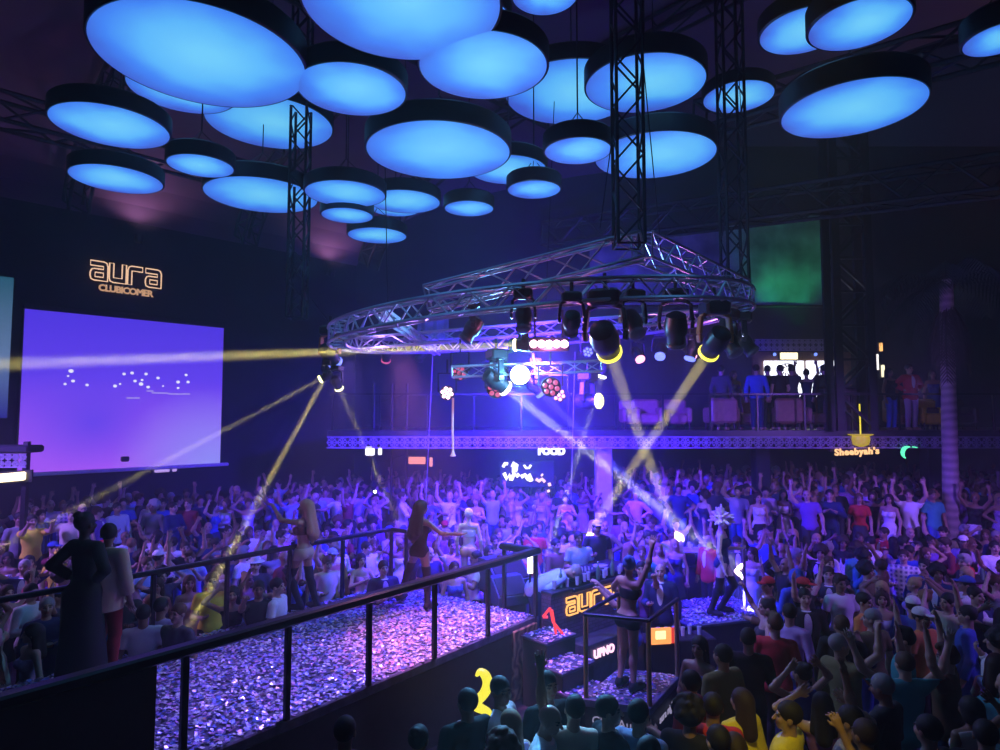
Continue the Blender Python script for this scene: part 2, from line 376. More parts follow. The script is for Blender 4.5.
def body_field(P, h):
    F = Field(h); hp, HR = P.HP, P.HR
    torso(F, P); legs_to(F, P)
    for sd in (1, -1):
        F.cap(P.an[sd]+V3(0, .03, -.045), P.ft[sd]*.75+P.an[sd]*.25+V3(0,0,-.01), .04, .038, k=.03); F.cap(P.an[sd]+V3(0, -.06, -.05), P.ft[sd], .036, .026, k=.02)
        a = limb_list(P)['arm']
        F.cap(P.sh[sd], P.el[sd], a[0], a[1], k=.03); F.cap(P.el[sd], P.wr[sd], a[1], a[2], k=.02)
        m = P.el[sd]*.72+P.wr[sd]*.28; F.ell(m, (a[1]+.003,)*3, k=.03)
        add_hand(F, P, sd)
    F.cap(P.neck-P.ub@V3(0,-.01,.06), hp((0, .012, 1.56)), .05 if P.f else .058, .046 if P.f else .054, k=.03)
    F.ell(hp((0, .008, 1.655)), (.076, .097, .098), k=.02, R=HR)
    F.ell(hp((0, -.03, 1.588)), (.056 if P.f else .061, .066, .062), k=.03, R=HR)
    F.ell(hp((0, -.068, 1.548)), (.026, .024, .02), k=.02, R=HR)                         # chin
    F.cap(hp((0, -.092, 1.645)), hp((0, -.117, 1.607)), .009, .015, k=.012)              # nose
    for sd in (1, -1):
        F.ell(hp((.08*sd, .008, 1.625)), (.011, .024, .033), k=.01, R=HR)               # ears
        F.ell(hp((.033*sd, -.083, 1.662)), (.026, .013, .008), k=.012, R=HR)             # brows
        F.ell(hp((.036*sd, -.07, 1.61)), (.024, .022, .022), k=.02, R=HR)               # cheeks
    F.ell(hp((0, -.09, 1.575)), (.025, .012, .009), k=.008, R=HR)                        # lips
    return F
def face_material(P, V, Q):
    c = V[Q].mean(1); q = (P.HR.T @ (c-P.hc).T).T+V3(0, -.01, 1.63)
    mi = np.zeros(len(Q), int)
    front = q[:, 1] < -.045
    for sd in (1, -1):
        mi[front & (((q[:,0]-.034*sd)/.017)**2+((q[:,2]-1.642)/.0095)**2 < 1)] = 1
        mi[front & (((q[:,0]-.034*sd)/.024)**2+((q[:,2]-1.667)/.006)**2 < 1)] = 1
    mi[front & ((q[:,0]/.026)**2+((q[:,2]-1.575)/.009)**2 < 1)] = 2
    return mi
def sleeve(F, P, frac, g):
    a = limb_list(P)['arm']
    for sd in (1, -1):
        s, e, w = P.sh[sd], P.el[sd], P.wr[sd]
        if frac <= 0: continue
        if frac < 1:
            d = nrm(e-s); end = s+(e-s)*frac
            F.cap(s, e, a[0]+g, a[1]+g+.008, k=.025, cuts=((end, d),))
        else:
            F.cap(s, e, a[0]+g, a[1]+g, k=.025)
            d = nrm(w-e); end = e+(w-e)*min(frac-1, 1)
            F.cap(e, w, a[1]+g, a[2]+g+.004, k=.02, cuts=((end, d),))
def top_field(P, h, style):
    F = Field(h); U, ub = P.U, P.ub
    dn = ub @ V3(0, 0, -1)
    if style in ('tee', 'shirt', 'jacket', 'sleeveless'):
        g = {'tee': .013, 'shirt': .014, 'jacket': .024, 'sleeveless': .011}[style]
        torso(F, P, g); sleeve(F, P, {'tee': .62, 'shirt': 1.93, 'jacket': 1.95, 'sleeveless': 0}[style], g)
        hem = .80 if style == 'jacket' else .85
        F.ell((0, .012, hem+.08), (.172+g, .122+g, .16), k=.03)
        F.half((0, 0, hem), (0, 0, -1))
        F.half(P.neck+ub@V3(0, 0, .028), ub @ V3(0, -.35, 1)); 
        if style == 'jacket': F.minus(U((0, -.15, 1.3)), (.055, .1, .2), ub)
        if style == 'sleeveless':
            F.half(P.neck+ub@V3(0,0,-.02), ub @ V3(0, -.5, 1))
    elif style == 'vest':                     # shirt front that shows inside an open jacket
        torso(F, P, .016); F.half((0, 0, .84), (0, 0, -1)); F.half(P.neck+ub@V3(0, 0, .03), ub @ V3(0, -.35, 1))
        F.half(U((.07, 0, 1.2)), ub@V3(1, 0, 0)); F.half(U((-.07, 0, 1.2)), ub@V3(-1, 0, 0)); F.half(U((0, -.03, 1.2)), ub@V3(0, 1, 0))
    elif style == 'bra':
        torso(F, P, .008, low=False); F.half(U((0, 0, 1.335)), ub@V3(0, 0, 1)); F.half(U((0, 0, 1.2)), ub@V3(0, 0, -1))
    elif style == 'bodysuit':
        torso(F, P, .008); F.half(U((0, 0, 1.36)), ub@V3(0, 0, 1)); F.half((0, 0, .84), (0, 0, -1))
    elif style == 'dress':
        torso(F, P, .01); F.cap((0, .01, .92), (0, 0, .5), .16, .23, k=.05)
        F.half((0, 0, .52), (0, 0, -1)); F.half(U((0, 0, 1.36)), ub@V3(0, -.25, 1))
    elif style == 'gown':
        torso(F, P, .012); F.cap((0, .01, .92), (0, 0, .1), .165, .24, k=.05); sleeve(F, P, 1.9, .02)
        F.half((0, 0, .04), (0, 0, -1)); F.half(P.neck+ub@V3(0, 0, .02), ub @ V3(0, -.35, 1))
    elif style == 'cape':
        torso(F, P, .03); sleeve(F, P, 1.7, .035); F.cap((0, .03, 1.1), (0, .05, .75), .17, .2, k=.05)
        F.half((0, 0, .78), (0, 0, -1)); F.half(P.neck+ub@V3(0, 0, .02), ub @ V3(0, -.35, 1))
    return F
def bottom_field(P, h, style):
    F = Field(h)
    if style == 'trousers':
        F.ell((0, .012, .94), (.172, .125, .125), k=.04)
        for sd in (1, -1): F.ell((.075*sd, .065, .9), (.095, .085, .1), k=.04)
        legs_to(F, P, .014); F.half((0, 0, .98), (0, 0, 1)); F.half((0, 0, .075), (0, 0, -1))
    elif style == 'shorts':
        F.ell((0, .012, .94), (.178, .122, .125), k=.04)
        for sd in (1, -1): F.ell((.075*sd, .065, .9), (.093, .083, .097), k=.04)
        legs_to(F, P, .01, calf=False); F.half((0, 0, .99), (0, 0, 1)); F.half((0, 0, .8), (0, 0, -1))
    elif style == 'skirt':
        F.ell((0, .012, .94), (.182, .128, .125), k=.04)
        F.cap((0, .012, .92), (0, 0, .55), .16, .215, k=.05); F.half((0, 0, 1.0), (0, 0, 1)); F.half((0, 0, .6), (0, 0, -1))
    elif style == 'boots':
        legs_to(F, P, .01); shoes(F, P); F.half((0, 0, .68), (0, 0, 1))
    elif style == 'shoes': shoes(F, P); F.half((0, 0, .12), (0, 0, 1))
    return F
def shoes(F, P):
    for sd in (1, -1):
        F.cap(P.an[sd]+V3(0, .03, -.045), P.ft[sd]*.75+P.an[sd]*.25+V3(0,0,-.01), .047, .046, k=.03); F.cap(P.an[sd]+V3(0, -.06, -.05), P.ft[sd]+V3(0,-.015,0), .044, .032, k=.02)
        F.cap(P.an[sd], P.an[sd]+V3(0, .03, -.045), .05, .047, k=.02); F.cap(P.an[sd]+V3(0,.05,-.05), P.an[sd]+V3(0,.055,-.088), .02, .014, k=.01)
def hair_field(P, h, style):
    F = Field(h); hp, R = P.HP, P.HR
    if style == 'short':
        F.ell(hp((0, .018, 1.67)), (.089, .105, .1), R=R); F.minus(hp((0, -.12, 1.595)), (.1, .1, .1), R); F.half(hp((0, 0, 1.6)), R@V3(0, -.35, -1))
    elif style == 'quiff':
        F.ell(hp((0, .018, 1.67)), (.088, .105, .1), R=R); F.cap(hp((-.04, -.075, 1.74)), hp((.05, -.07, 1.75)), .032, .03); F.cap(hp((0, -.03, 1.76)), hp((0, .05, 1.75)), .04, .04)
        F.minus(hp((0, -.12, 1.6)), (.1, .1, .1), R); F.half(hp((0, 0, 1.6)), R@V3(0, -.35, -1))
    elif style == 'long':
        F.ell(hp((0, .02, 1.67)), (.094, .108, .104), R=R); F.cap(hp((0, .06, 1.64)), hp((0, .1, 1.36)), .085, .075, k=.04); F.cap(hp((.06, .04, 1.62)), hp((.085, .05, 1.4)), .04, .04); F.cap(hp((-.06, .04, 1.62)), hp((-.085, .05, 1.4)), .04, .04)
        F.minus(hp((0, -.115, 1.585)), (.078, .1, .115), R)
    elif style == 'verylong':
        F.ell(hp((0, .02, 1.67)), (.098, .112, .106), R=R); F.cap(hp((0, .065, 1.64)), hp((0, .14, 1.2)), .095, .105, k=.04); F.cap(hp((.06, .05, 1.62)), hp((.12, .1, 1.25)), .05, .06); F.cap(hp((-.06, .05, 1.62)), hp((-.12, .1, 1.25)), .05, .06); F.cap(hp((0, .12, 1.22)), hp((.02, .13, 1.08)), .09, .03)
        F.minus(hp((0, -.115, 1.585)), (.078, .1, .115), R)
    elif style == 'bob':
        F.ell(hp((0, .02, 1.665)), (.1, .11, .108), R=R); F.ell(hp((0, .035, 1.58)), (.105, .095, .09), R=R); F.minus(hp((0, -.115, 1.585)), (.075, .1, .12), R); F.half(hp((0, 0, 1.53)), R@V3(0, 0, -1))
    elif style == 'bun':
        F.ell(hp((0, .018, 1.67)), (.088, .104, .1), R=R); F.ell(hp((0, .09, 1.74)), (.045, .045, .042), R=R, k=.015); F.minus(hp((0, -.12, 1.6)), (.09, .1, .1), R)
    elif style == 'curly':
        F.ell(hp((0, .03, 1.68)), (.13, .13, .125), R=R)
        rr = random.Random(5)
        for i in range(26):
            a, b = rr.uniform(0, 6.28), rr.uniform(-.3, 1.5); F.ell(hp((.12*math.cos(a)*math.cos(b), .03+.12*math.sin(a)*math.cos(b), 1.68+.115*math.sin(b))), (.035,)*3, k=.015)
        F.minus(hp((0, -.13, 1.585)), (.085, .12, .12), R)
    elif style == 'plume':
        rr = random.Random(9)
        F.ell(hp((0, .03, 1.68)), (.11, .12, .12), R=R)
        for i in range(46):
            a, b = rr.uniform(0, 6.28), rr.uniform(-.5, 1.5); d = V3(math.cos(a)*math.cos(b), math.sin(a)*math.cos(b), math.sin(b)); c = V3(0, .03, 1.69)+d*.12
            F.cap(hp(c), hp(c+d*rr.uniform(.05, .12)), .032, .018, k=.012)
        F.minus(hp((0, -.15, 1.575)), (.075, .12, .1), R)
    elif style == 'cap':
        F.ell(hp((0, .012, 1.69)), (.093, .11, .085), R=R); F.half(hp((0, 0, 1.68)), R@V3(0, 0, -1)); F.ell(hp((0, -.13, 1.69)), (.07, .07, .012), R=R, k=.01)
    elif style == 'fedora':
        F.ell(hp((0, .01, 1.695)), (.16, .17, .014), R=R, k=.02); F.ell(hp((0, .01, 1.73)), (.088, .103, .075), R=R, k=.02)
    elif style == 'hood':
        F.ell(hp((0, .025, 1.65)), (.115, .12, .13), R=R); F.minus(hp((0, -.13, 1.62)), (.075, .1, .1), R); F.cap(hp((0, .06, 1.55)), P.neck+P.ub@V3(0, .08, -.06), .1, .09)
    return F

MESH = {}
def piece(P, what, style, h, ratio):
    key = (P.key, what, style, h) if what != 'x' else 0
    if key in MESH: return MESH[key]
    if what == 'body':
        V, Q = body_field(P, h).mesh(); mi = face_material(P, V, Q)
        me = np_mesh('person', V*P.s, Q, [M['skin'], M['eye'], M['lip']], ratio, mi)
    else:
        fl = {'top': top_field, 'bottom': bottom_field, 'hair': hair_field}[what](P, h, style)
        V, Q = fl.mesh(); me = np_mesh(style, V*P.s, Q, [M['hair'] if what == 'hair' and style not in ('cap', 'fedora', 'hood') else M['cloth']], ratio)
    MESH[key] = me
    return me
PARTNAME = {'tee': 't_shirt', 'shirt': 'shirt', 'jacket': 'jacket', 'sleeveless': 'sleeveless_top', 'vest': 'shirt_front', 'bra': 'bikini_top', 'bodysuit': 'bodysuit', 'dress': 'dress', 'gown': 'gown', 'cape': 'wrap',
            'trousers': 'trousers', 'shorts': 'shorts', 'skirt': 'skirt', 'boots': 'boot_pair', 'shoes': 'shoe_pair', 'cap': 'cap', 'fedora': 'hat', 'hood': 'hood', 'plume': 'feather_headdress'}
def person(P, loc, rz, wear, skin=(.55, .36, .28), scale=1., h=.011, ratio=.22, name='person'):
    """wear: list of (what, style, colour[, part name])"""
    o = bpy.data.objects.new(name, piece(P, 'body', '', h, ratio)); col.objects.link(o)
    o.location = loc; o.rotation_euler = (0, 0, rz); o.scale = (scale,)*3; o.color = (*skin, 1)
    for w in wear:
        c = bpy.data.objects.new(w[3] if len(w) > 3 else PARTNAME.get(w[1], 'hair'), piece(P, w[0], w[1], h, ratio)); col.objects.link(c)
        c.parent = o; c.color = (*w[2], 1)
    return o
# ------------------------------------------------------------------ the room
A = Vector((.695, .719, 0)); NV = Vector((.719, -.695, 0)); W0 = Vector((-11.9, 16, 0))      # side wall with the screen runs along A, NV points into the room
def wallp(t, s=0., z=0.): return W0+A*t+NV*s+Vector((0, 0, z))
def on_wall(u, v, s=.0):
    d = ray(u, v); o = Vector((0, 0, CAMZ)); k = ((wallp(0, s)-o).dot(NV))/d.dot(NV); return o+d*k
BACKY, GALY, GALZ = 23.0, 17.0, 3.85
struct(MB().box((0, 10, -.1), (60, 44, .2)).build('floor', 'floor_dark'))
struct(MB().obox(wallp(-5, -.15, 4.85), A*16.5, NV*.15, Vector((0, 0, 4.85))).build('wall_left', 'wall_paint'))
struct(MB().box((7, BACKY+.15, 7), (34, .3, 14)).build('wall_back', 'wall_paint'))
struct(MB().box((22, 10, 7), (.3, 30, 14)).build('wall_right', 'wall_paint'))
def vz(s): return 9.6+4.2*math.sqrt(max(0, 1-((s-15)/15)**2))
mb = MB(); S = [30*(1-math.cos(i*PI/28))/2 for i in range(29)]; T = [-26, 16]
for i in range(28):
    a, b = S[i], S[i+1]; mb.quad(wallp(T[0], a, vz(a)), wallp(T[1], a, vz(a)), wallp(T[1], b, vz(b)), wallp(T[0], b, vz(b)))
struct(mb.build('ceiling', 'tarp', smooth=True))
# raised floor tiers along the wall and under the gallery
def tier(x, y):
    p = Vector((x, y, 0))-W0
    if x >= 4.3 and y > 15.2: return .75
    if p.dot(NV) < 4 or y > 16.6: return .5
    return 0.
struct(MB().obox(wallp(-4, 2, .25), A*15, NV*2, Vector((0, 0, .25))).build('floor_tier_side', 'floor_dark'))
struct(MB().box((-1.2, 19.8, .245), (11, 6.4, .49)).build('floor_tier_back', 'floor_dark'))
struct(MB().box((12.6, 19.1, .375), (16.6, 7.8, .75)).build('floor_tier_gallery', 'floor_dark'))
# gallery slab and column
struct(MB().box((8.2, (GALY+BACKY)/2, GALZ-.14), (25.4, BACKY-GALY, .28)).build('floor_gallery', 'floor_dark'))
for i, (u, Y) in enumerate(((603, 17.5), (760, 18.5), (930, 18.5))):
    p = at(u, 440, Y); zf = tier(p.x, p.y)
    struct(MB().box((p.x, p.y, (zf+3.57)/2), (.42, .42, 3.57-zf), bev=.03).build('column', mat('column_paint', (.5, .48, .55), .6, noise=.1) if i == 0 else 'wall_paint'))

# trusses -------------------------------------------------------------
def truss(name, p, q, w, m, label, cat, r=.025, step=None, up=(0, 0, 1), h=None, sect=4, group=None):
    """a lattice girder from p to q: four chords, each its own part, and the zigzag bracing between them"""
    p, q = Vector(p), Vector(q); d = (q-p).normalized(); L = (q-p).length; side = d.cross(Vector(up))
    if side.length < .05: side = d.cross(Vector((0, 1, 0)))
    side.normalize(); u = side.cross(d).normalized(); h = h or w; step = step or w*1.3
    t = thing(name, p, label, cat, group)
    C = [side*w/2+u*h/2, -side*w/2+u*h/2, -side*w/2-u*h/2, side*w/2-u*h/2]
    for c in C: MB().tube([p+c, q+c], r, 6).build('chord', m, t, True)
    b = MB(); n = max(2, round(L/step))
    for k in range(4):
        a, e = C[k], C[(k+1) % 4]
        for i in range(n):
            x, y = (a, e) if i % 2 else (e, a)
            b.tube([p+d*(L*i/n)+x, p+d*(L*(i+1)/n)+y], r*.6, 5)
    for i in (0, n):
        for k in range(4): b.tube([p+d*(L*i/n)+C[k], p+d*(L*i/n)+C[(k+1) % 4]], r*.6, 5)
    b.build('bracing', m, t, True)
    return t
# roof arches (ribs) across the vault
for i, t0 in enumerate((-20., -14.5, -9., -3.5, 1., 5.5, 10.)):
    root = thing('roof_arch', wallp(t0, 0, 9.6), ['dark roof arch nearest overhead, lattice rib over the dance floor', 'dark lattice roof arch, second overhead across the vault', 'dark lattice roof arch springing beside the side screen', 'dark lattice roof arch springing above the aura wall sign', 'dark lattice roof arch behind the medium disc lamps', 'dark lattice roof arch behind the lattice hanging truss', 'dark lattice roof arch farthest away, by the back wall'][i], 'roof arch')
    nn = 26; SS = [26*(j/nn)**1.6+.05 for j in range(nn+1)]
    top = [(s, vz(s)-.15) for s in SS]; bot = []
    for s, z in top:
        dx, dz = 15-s, -4.5
        bot.append((s+.55*max(0, (15-s)/15)+.02, z-.38-.25*(1-min(1, s/15))*0))
    for off in (-.22, .22):
        MB().tube([wallp(t0+off, s, z) for s, z in top], .045, 6).build('chord', 'dark_truss', root, True)
        MB().tube([wallp(t0+off, s, z) for s, z in bot], .045, 6).build('chord', 'dark_truss', root, True)
    b = MB()
    for j in range(nn):
        for off in (-.22, .22):
            b.tube([wallp(t0+off, *top[j]), wallp(t0+off, *bot[j+1])] if j % 2 else [wallp(t0+off, *bot[j]), wallp(t0+off, *top[j+1])], .028, 5)
        b.tube([wallp(t0-.22, *top[j]), wallp(t0+.22, *bot[j])], .025, 5)
    b.build('bracing', 'dark_truss', root, True)
# long girders below the roof
truss('roof_girder', wallp(-14, 3.0, 10.6), wallp(6, 3.0, 10.6), .6, 'dark_truss', 'dark roof girder running along above the big screen', 'girder', .05, 1.)
truss('roof_girder', wallp(-24, 9.0, 12.3), wallp(10, 9.0, 12.3), .6, 'dark_truss', 'dark roof girder running above the disc lamps', 'girder', .05, 1.)
truss('roof_girder', at(548, 236, 21.5), at(1040, 170, 13.5), .75, 'dark_truss', 'dark girder crossing the hall above the green lit tarpaulin', 'girder', .05, .8)
truss('roof_girder', at(700, 120, 14), at(1100, 10, 9.5), .6, 'dark_truss', 'dark girder near the roof behind the disc by the palm crown', 'girder', .05, .8)
# tower of the gallery
p0, p1 = at(856, 385, 16.6), at(843, 100, 16.6)
t = thing('truss_tower', (p0.x, 16.6, GALZ), 'black truss tower standing on the gallery beside the bright bar', 'truss tower')
zt = 11.8; b = MB()
for sx in (-.42, .42):
    for sy in (-.25, .25): MB().box((p0.x+sx, 16.85+sy, (GALZ+zt)/2), (.2, .1, zt-GALZ)).build('post', 'black_metal', t)
for k in range(9):
    z = GALZ+.1+k*.88
    for sy in (-.25, .25): b.bar((p0.x-.42, 16.85+sy, z if k % 2 else z+.8), (p0.x+.42, 16.85+sy, z+.8 if k % 2 else z), .07, .07)
    b.bar((p0.x-.42, 16.6, z+.84), (p0.x+.42, 16.6, z+.84), .06, .06)
b.build('bracing', 'black_metal', t)
# pole cluster at the far side
t = thing('truss_tower', at(390, 470, 19.5)*1, 'thin three-pole truss tower rising from the far crowd below the ring', 'truss tower')
b = MB(); pl = [at(u, 500, 19.5) for u in (373, 391, 406)]
for p in pl: MB().tube([(p.x, p.y, .5), (p.x, p.y, 5.2)], .04, 8).build('pole', 'dark_truss', t, True)
for k in range(7): b.tube([(pl[0].x, pl[0].y, 1+k*.6), (pl[2].x, pl[2].y, 1.3+k*.6)], .015, 5)
b.build('bracing', 'dark_truss', t, True)

# ------------------------------------------------------------------ side wall: screen, sign, second screen, kiosk
def screen_mat():
    m = bpy.data.materials.new('projected_picture'); m.use_nodes = True; n = m.node_tree.nodes; l = m.node_tree.links; b = n['Principled BSDF']
    b.inputs['Base Color'].default_value = (.05, .05, .05, 1); b.inputs['Roughness'].default_value = .9
    tc = n.new('ShaderNodeTexCoord'); sp = n.new('ShaderNodeSeparateXYZ'); l.new(tc.outputs['UV'], sp.inputs[0])
    def ramp(inp, els):
        r = n.new('ShaderNodeValToRGB'); e = r.color_ramp.elements
        while len(e) < len(els): e.new(.5)
        for k, (p, c) in enumerate(els): e[k].position = p; e[k].color = (*c, 1)
        l.new(inp, r.inputs['Fac']); return r.outputs['Color']
    # picture: blue at the top, violet low down, a pale blue sweep in the lower corner
    v = ramp(sp.outputs['Y'], [(0, (.40, .10, 1.)), (.3, (.28, .085, .98)), (.6, (.13, .055, .95)), (1, (.085, .04, .85))])
    cx = n.new('ShaderNodeVectorMath'); cx.operation = 'DISTANCE'; l.new(tc.outputs['UV'], cx.inputs[0]); cx.inputs[1].default_value = (.95, .0, 0)
    w = ramp(cx.outputs['Value'], [(0, (1, 1, 1)), (.25, (.6, .6, .6)), (.55, (0, 0, 0))])
    mx = n.new('ShaderNodeMix'); mx.data_type = 'RGBA'; l.new(w, mx.inputs['Factor']); l.new(v, mx.inputs['A']); mx.inputs['B'].default_value = (.30, .30, 1., 1)
    d2 = n.new('ShaderNodeVectorMath'); d2.operation = 'DISTANCE'; l.new(tc.outputs['UV'], d2.inputs[0]); d2.inputs[1].default_value = (.32, .3, 0)
    w2 = ramp(d2.outputs['Value'], [(0, (.75, .75, .75)), (.32, (0, 0, 0))])
    m2 = n.new('ShaderNodeMix'); m2.data_type = 'RGBA'; l.new(w2, m2.inputs['Factor']); l.new(mx.outputs['Result'], m2.inputs['A']); m2.inputs['B'].default_value = (.10, .055, .9, 1)
    l.new(m2.outputs['Result'], b.inputs['Emission Color']); b.inputs['Emission Strength'].default_value = 1.0
    m.cycles.emission_sampling = 'NONE'; M['projected_picture'] = m; return m
screen_mat()
def screen_point(u, v): return on_wall(u, v, .12)
c = [screen_point(17, 473), screen_point(220, 463), screen_point(220, 328), screen_point(21, 308)]
zb, ztp = (c[0].z+c[1].z)/2, (c[2].z+c[3].z)/2
c[0].z = c[1].z = zb; c[2].z = c[3].z = ztp; c[3].x, c[3].y = c[0].x, c[0].y; c[2].x, c[2].y = c[1].x, c[1].y
t = thing('projection_screen', (c[0]+c[1])/2, 'big projection screen glowing violet and blue on the side wall', 'screen')
def picture(name, c, m, parent):
    o = MB().quad(*c).build(name, m, parent); me = o.data; uv = me.uv_layers.new(name='UVMap')
    ex, ez = c[1]-c[0], c[3]-c[0]; o0 = WL[parent.name]
    for li in me.loops:
        p = me.vertices[li.vertex_index].co+o0-c[0]; uv.data[li.index].uv = (p.dot(ex)/ex.length_squared, p.dot(ez)/ez.length_squared)
    return o
mb = MB(); mb.obox((c[0]+c[2])/2-NV*.05, (c[1]-c[0])/2+A*.03, NV*.03, (c[3]-c[0])/2+Vector((0, 0, .03))); mb.build('backing', 'black_plastic', t)
pic = picture('picture', c, 'projected_picture', t)
MB().bar(c[0]-A*.05-Vector((0, 0, .05)), c[1]+A*.25-Vector((0, 0, .05)), .1, .1, bev=.02).build('bottom_bar', 'white_paint', t)
MB().bar(c[3]-A*.05+Vector((0, 0, .08)), c[2]+A*.05+Vector((0, 0, .08)), .14, .14, bev=.03).build('roller_case', 'wall_paint', t)
lamp_mat('screen_dots', (.85, .85, 1.), 1.1); lamp_mat('screen_dots_dim', (.45, .35, 1.), .85)
mb = MB()
for (u, v, r) in ((71, 371, 2.4), (73, 381, 1.8), (65, 384, 1.5), (87, 385, 1.6), (68, 376, 1.2), (124, 374, 1.7), (132, 373, 1.8), (146, 374, 1.7), (158, 378, 1.7), (135, 381, 1.7), (141, 384, 2.2), (115, 386, 1.9), (148, 387, 1.8), (178, 382, 1.9), (186, 375, 1.6), (188, 382, 1.7), (178, 388, 1.4), (142, 380, 1.4), (120, 384, 1.2), (163, 386, 1.)):
    p = screen_point(u, v)+NV*.006; k = r*.78*p.y/650
    mb.add([p+A*math.cos(i*PI/5)*k*1.25+Vector((0, 0, math.sin(i*PI/5)*k)) for i in range(10)], [tuple(range(10))])
mb.build('dot_pattern', 'screen_dots', t)
mb = MB()
for (u, v, w) in ((130, 398, 5), (137, 398, 4), (160, 393, 12), (175, 394, 10), (186, 394, 6), (150, 391, 5)):
    p = screen_point(u, v)+NV*.006; MB().obox(p, A*w*.5*p.y/650*1.3, NV*.002, Vector((0, 0, .02))).build('caption_mark', 'screen_dots_dim', t)
# second screen, cut by the picture's edge
c = [screen_point(-60, 420), screen_point(7, 418), screen_point(7, 277), screen_point(-60, 268)]
zb, ztp = c[1].z, c[2].z; c[0].z = zb; c[3].z = ztp; c[3].x, c[3].y = c[0].x, c[0].y; c[2].x, c[2].y = c[1].x, c[1].y
t = thing('projection_screen', (c[0]+c[1])/2, 'pale teal screen whose edge shows beside the big violet screen', 'screen')
MB().obox((c[0]+c[2])/2-NV*.05, (c[1]-c[0])/2+A*.03, NV*.03, (c[3]-c[0])/2+Vector((0, 0, .03))).build('backing', 'black_plastic', t)
m = mat('teal_picture', (.05, .05, .05), .9); n = m.node_tree.nodes; l = m.node_tree.links
tc = n.new('ShaderNodeTexCoord'); sp = n.new('ShaderNodeSeparateXYZ'); l.new(tc.outputs['UV'], sp.inputs[0]); r = n.new('ShaderNodeValToRGB')
for k, (p, cc) in enumerate([(0, (.02, .02, .25)), (1, (.02, .1, .16))]): r.color_ramp.elements[k].position = p; r.color_ramp.elements[k].color = (*cc, 1)
e = r.color_ramp.elements.new(.45); e.color = (.12, .2, .4, 1); l.new(sp.outputs['Y'], r.inputs['Fac']); l.new(r.outputs['Color'], n['Principled BSDF'].inputs['Emission Color']); n['Principled BSDF'].inputs['Emission Strength'].default_value = 1
picture('picture', c, 'teal_picture', t)

# lit wall sign: outlined letters of glowing tube
lamp_mat('warm_tube', (1., .62, .38), 1.05); lamp_mat('amber_tube', (1., .45, .1), 1.6); lamp_mat('amber_white', (1., .75, .4), 2.2)
LET = {'a': [[(0, 4), (3, 4), (3.7, 3.8), (4, 3.1), (4, 0), (.9, 0), (.2, .25), (0, .9), (0, 1.6), (.3, 2.2), (.9, 2.4), (3, 2.4), (3, 3), (0, 3)], [(1.1, .75), (3, .75), (3, 1.65), (1.1, 1.65)]],
       'u': [[(0, 4), (1, 4), (1, 1), (3, 1), (3, 4), (4, 4), (4, 0), (.9, 0), (.2, .25), (0, .9)]],
       'r': [[(0, 0), (0, 3.1), (.3, 3.8), (.9, 4), (3.6, 4), (3.6, 3), (1, 3), (1, 0)]],
       '@': [[(4, .6), (3, 0), (1.2, 0), (.2, .6), (0, 1.6), (0, 2.6), (.4, 3.6), (1.5, 4), (3, 4), (3.9, 3.2), (4, 2), (3.7, 1.2), (3, 1.2), (2.8, 2), (2.8, 3)], [(1.2, 1.3), (2.6, 1.3), (2.6, 2.8), (1.2, 2.8)]]}
def logo(word, origin, ex, ez, h, r, m, parent, gap=.7, back=None, sx=1.):
    ex, ez = Vector(ex).normalized(), Vector(ez).normalized(); nn = ex.cross(ez); x = 0.; k = h/4
    for ch in word:
        if ch == ' ': x += 2.2; continue
        mb = MB()
        for loop in LET[ch]: mb.tube([Vector(origin)+ex*(x+a)*k*sx+ez*b*k for a, b in loop], r, 6, True)
        mb.build('letter', m, parent, True)
        if back:
            mb = MB(); lp = LET[ch][0]; P = [Vector(origin)+ex*(x+a)*k*sx+ez*b*k-nn*.03 for a, b in lp]; Q = [p+nn*.024 for p in P]; N = len(P)
            mb.add(P+Q, [tuple(range(N)), tuple(range(2*N-1, N-1, -1))]+[(i, (i+1) % N, N+(i+1) % N, N+i) for i in range(N)]); mb.build('letter_face', back, parent)
        x += 4+gap
    return x*k
t = thing('wall_sign', on_wall(125, 290, .1), 'glowing amber outlined aura wall sign above the big violet screen', 'sign')
o1, o2 = on_wall(90, 277.5, .1), on_wall(161, 287, .1); o1.z = o2.z = (o1.z+o2.z)/2-.05
hh = (o2-o1).length/18.1*4*1.0
hh = on_wall(90, 258, .1).z-on_wall(90, 277.5, .1).z
ln = (o2-o1).length
logo('aura', o1, A, (0, 0, 1), hh, .018, 'warm_tube', t, gap=.35, sx=ln/17.05/(hh/4))
lamp_mat('warm_tube_dim', (1., .55, .3), .6)
text('CLUBICOMER', 'letter_row', 'warm_tube_dim', t, o1+(o2-o1)*.5-Vector((0, 0, hh*.5)), A, (0, 0, 1), hh*.46, outline=.012, spacing=ln/17.05/(hh/4)*1.12)
# small boxes on the wall below the screen
tag(MB().obox(on_wall(125, 459, .2), A*.09, NV*.08, Vector((0, 0, .07)), bev=.02).build('wall_speaker', 'black_plastic'), 'tiny black box fixed in front of the big screen foot', 'speaker box')
t = thing('exit_light', on_wall(165, 469, .1), 'small pale lit box sign on the wall below the big screen', 'sign'); lamp_mat('exit_glow', (.6, .4, 1.), .9)
p = on_wall(162, 469, .1); MB().obox(p, A*.2, NV*.03, Vector((0, 0, .09)), bev=.02).build('light_panel', 'exit_glow', t); MB().obox(p+A*.33, A*.06, NV*.03, Vector((0, 0, .09)), bev=.02).build('light_panel', 'exit_glow', t); MB().obox(p+A*.1-NV*.03, A*.36, NV*.03, Vector((0, 0, .12)), bev=.01).build('housing', 'black_plastic', t)
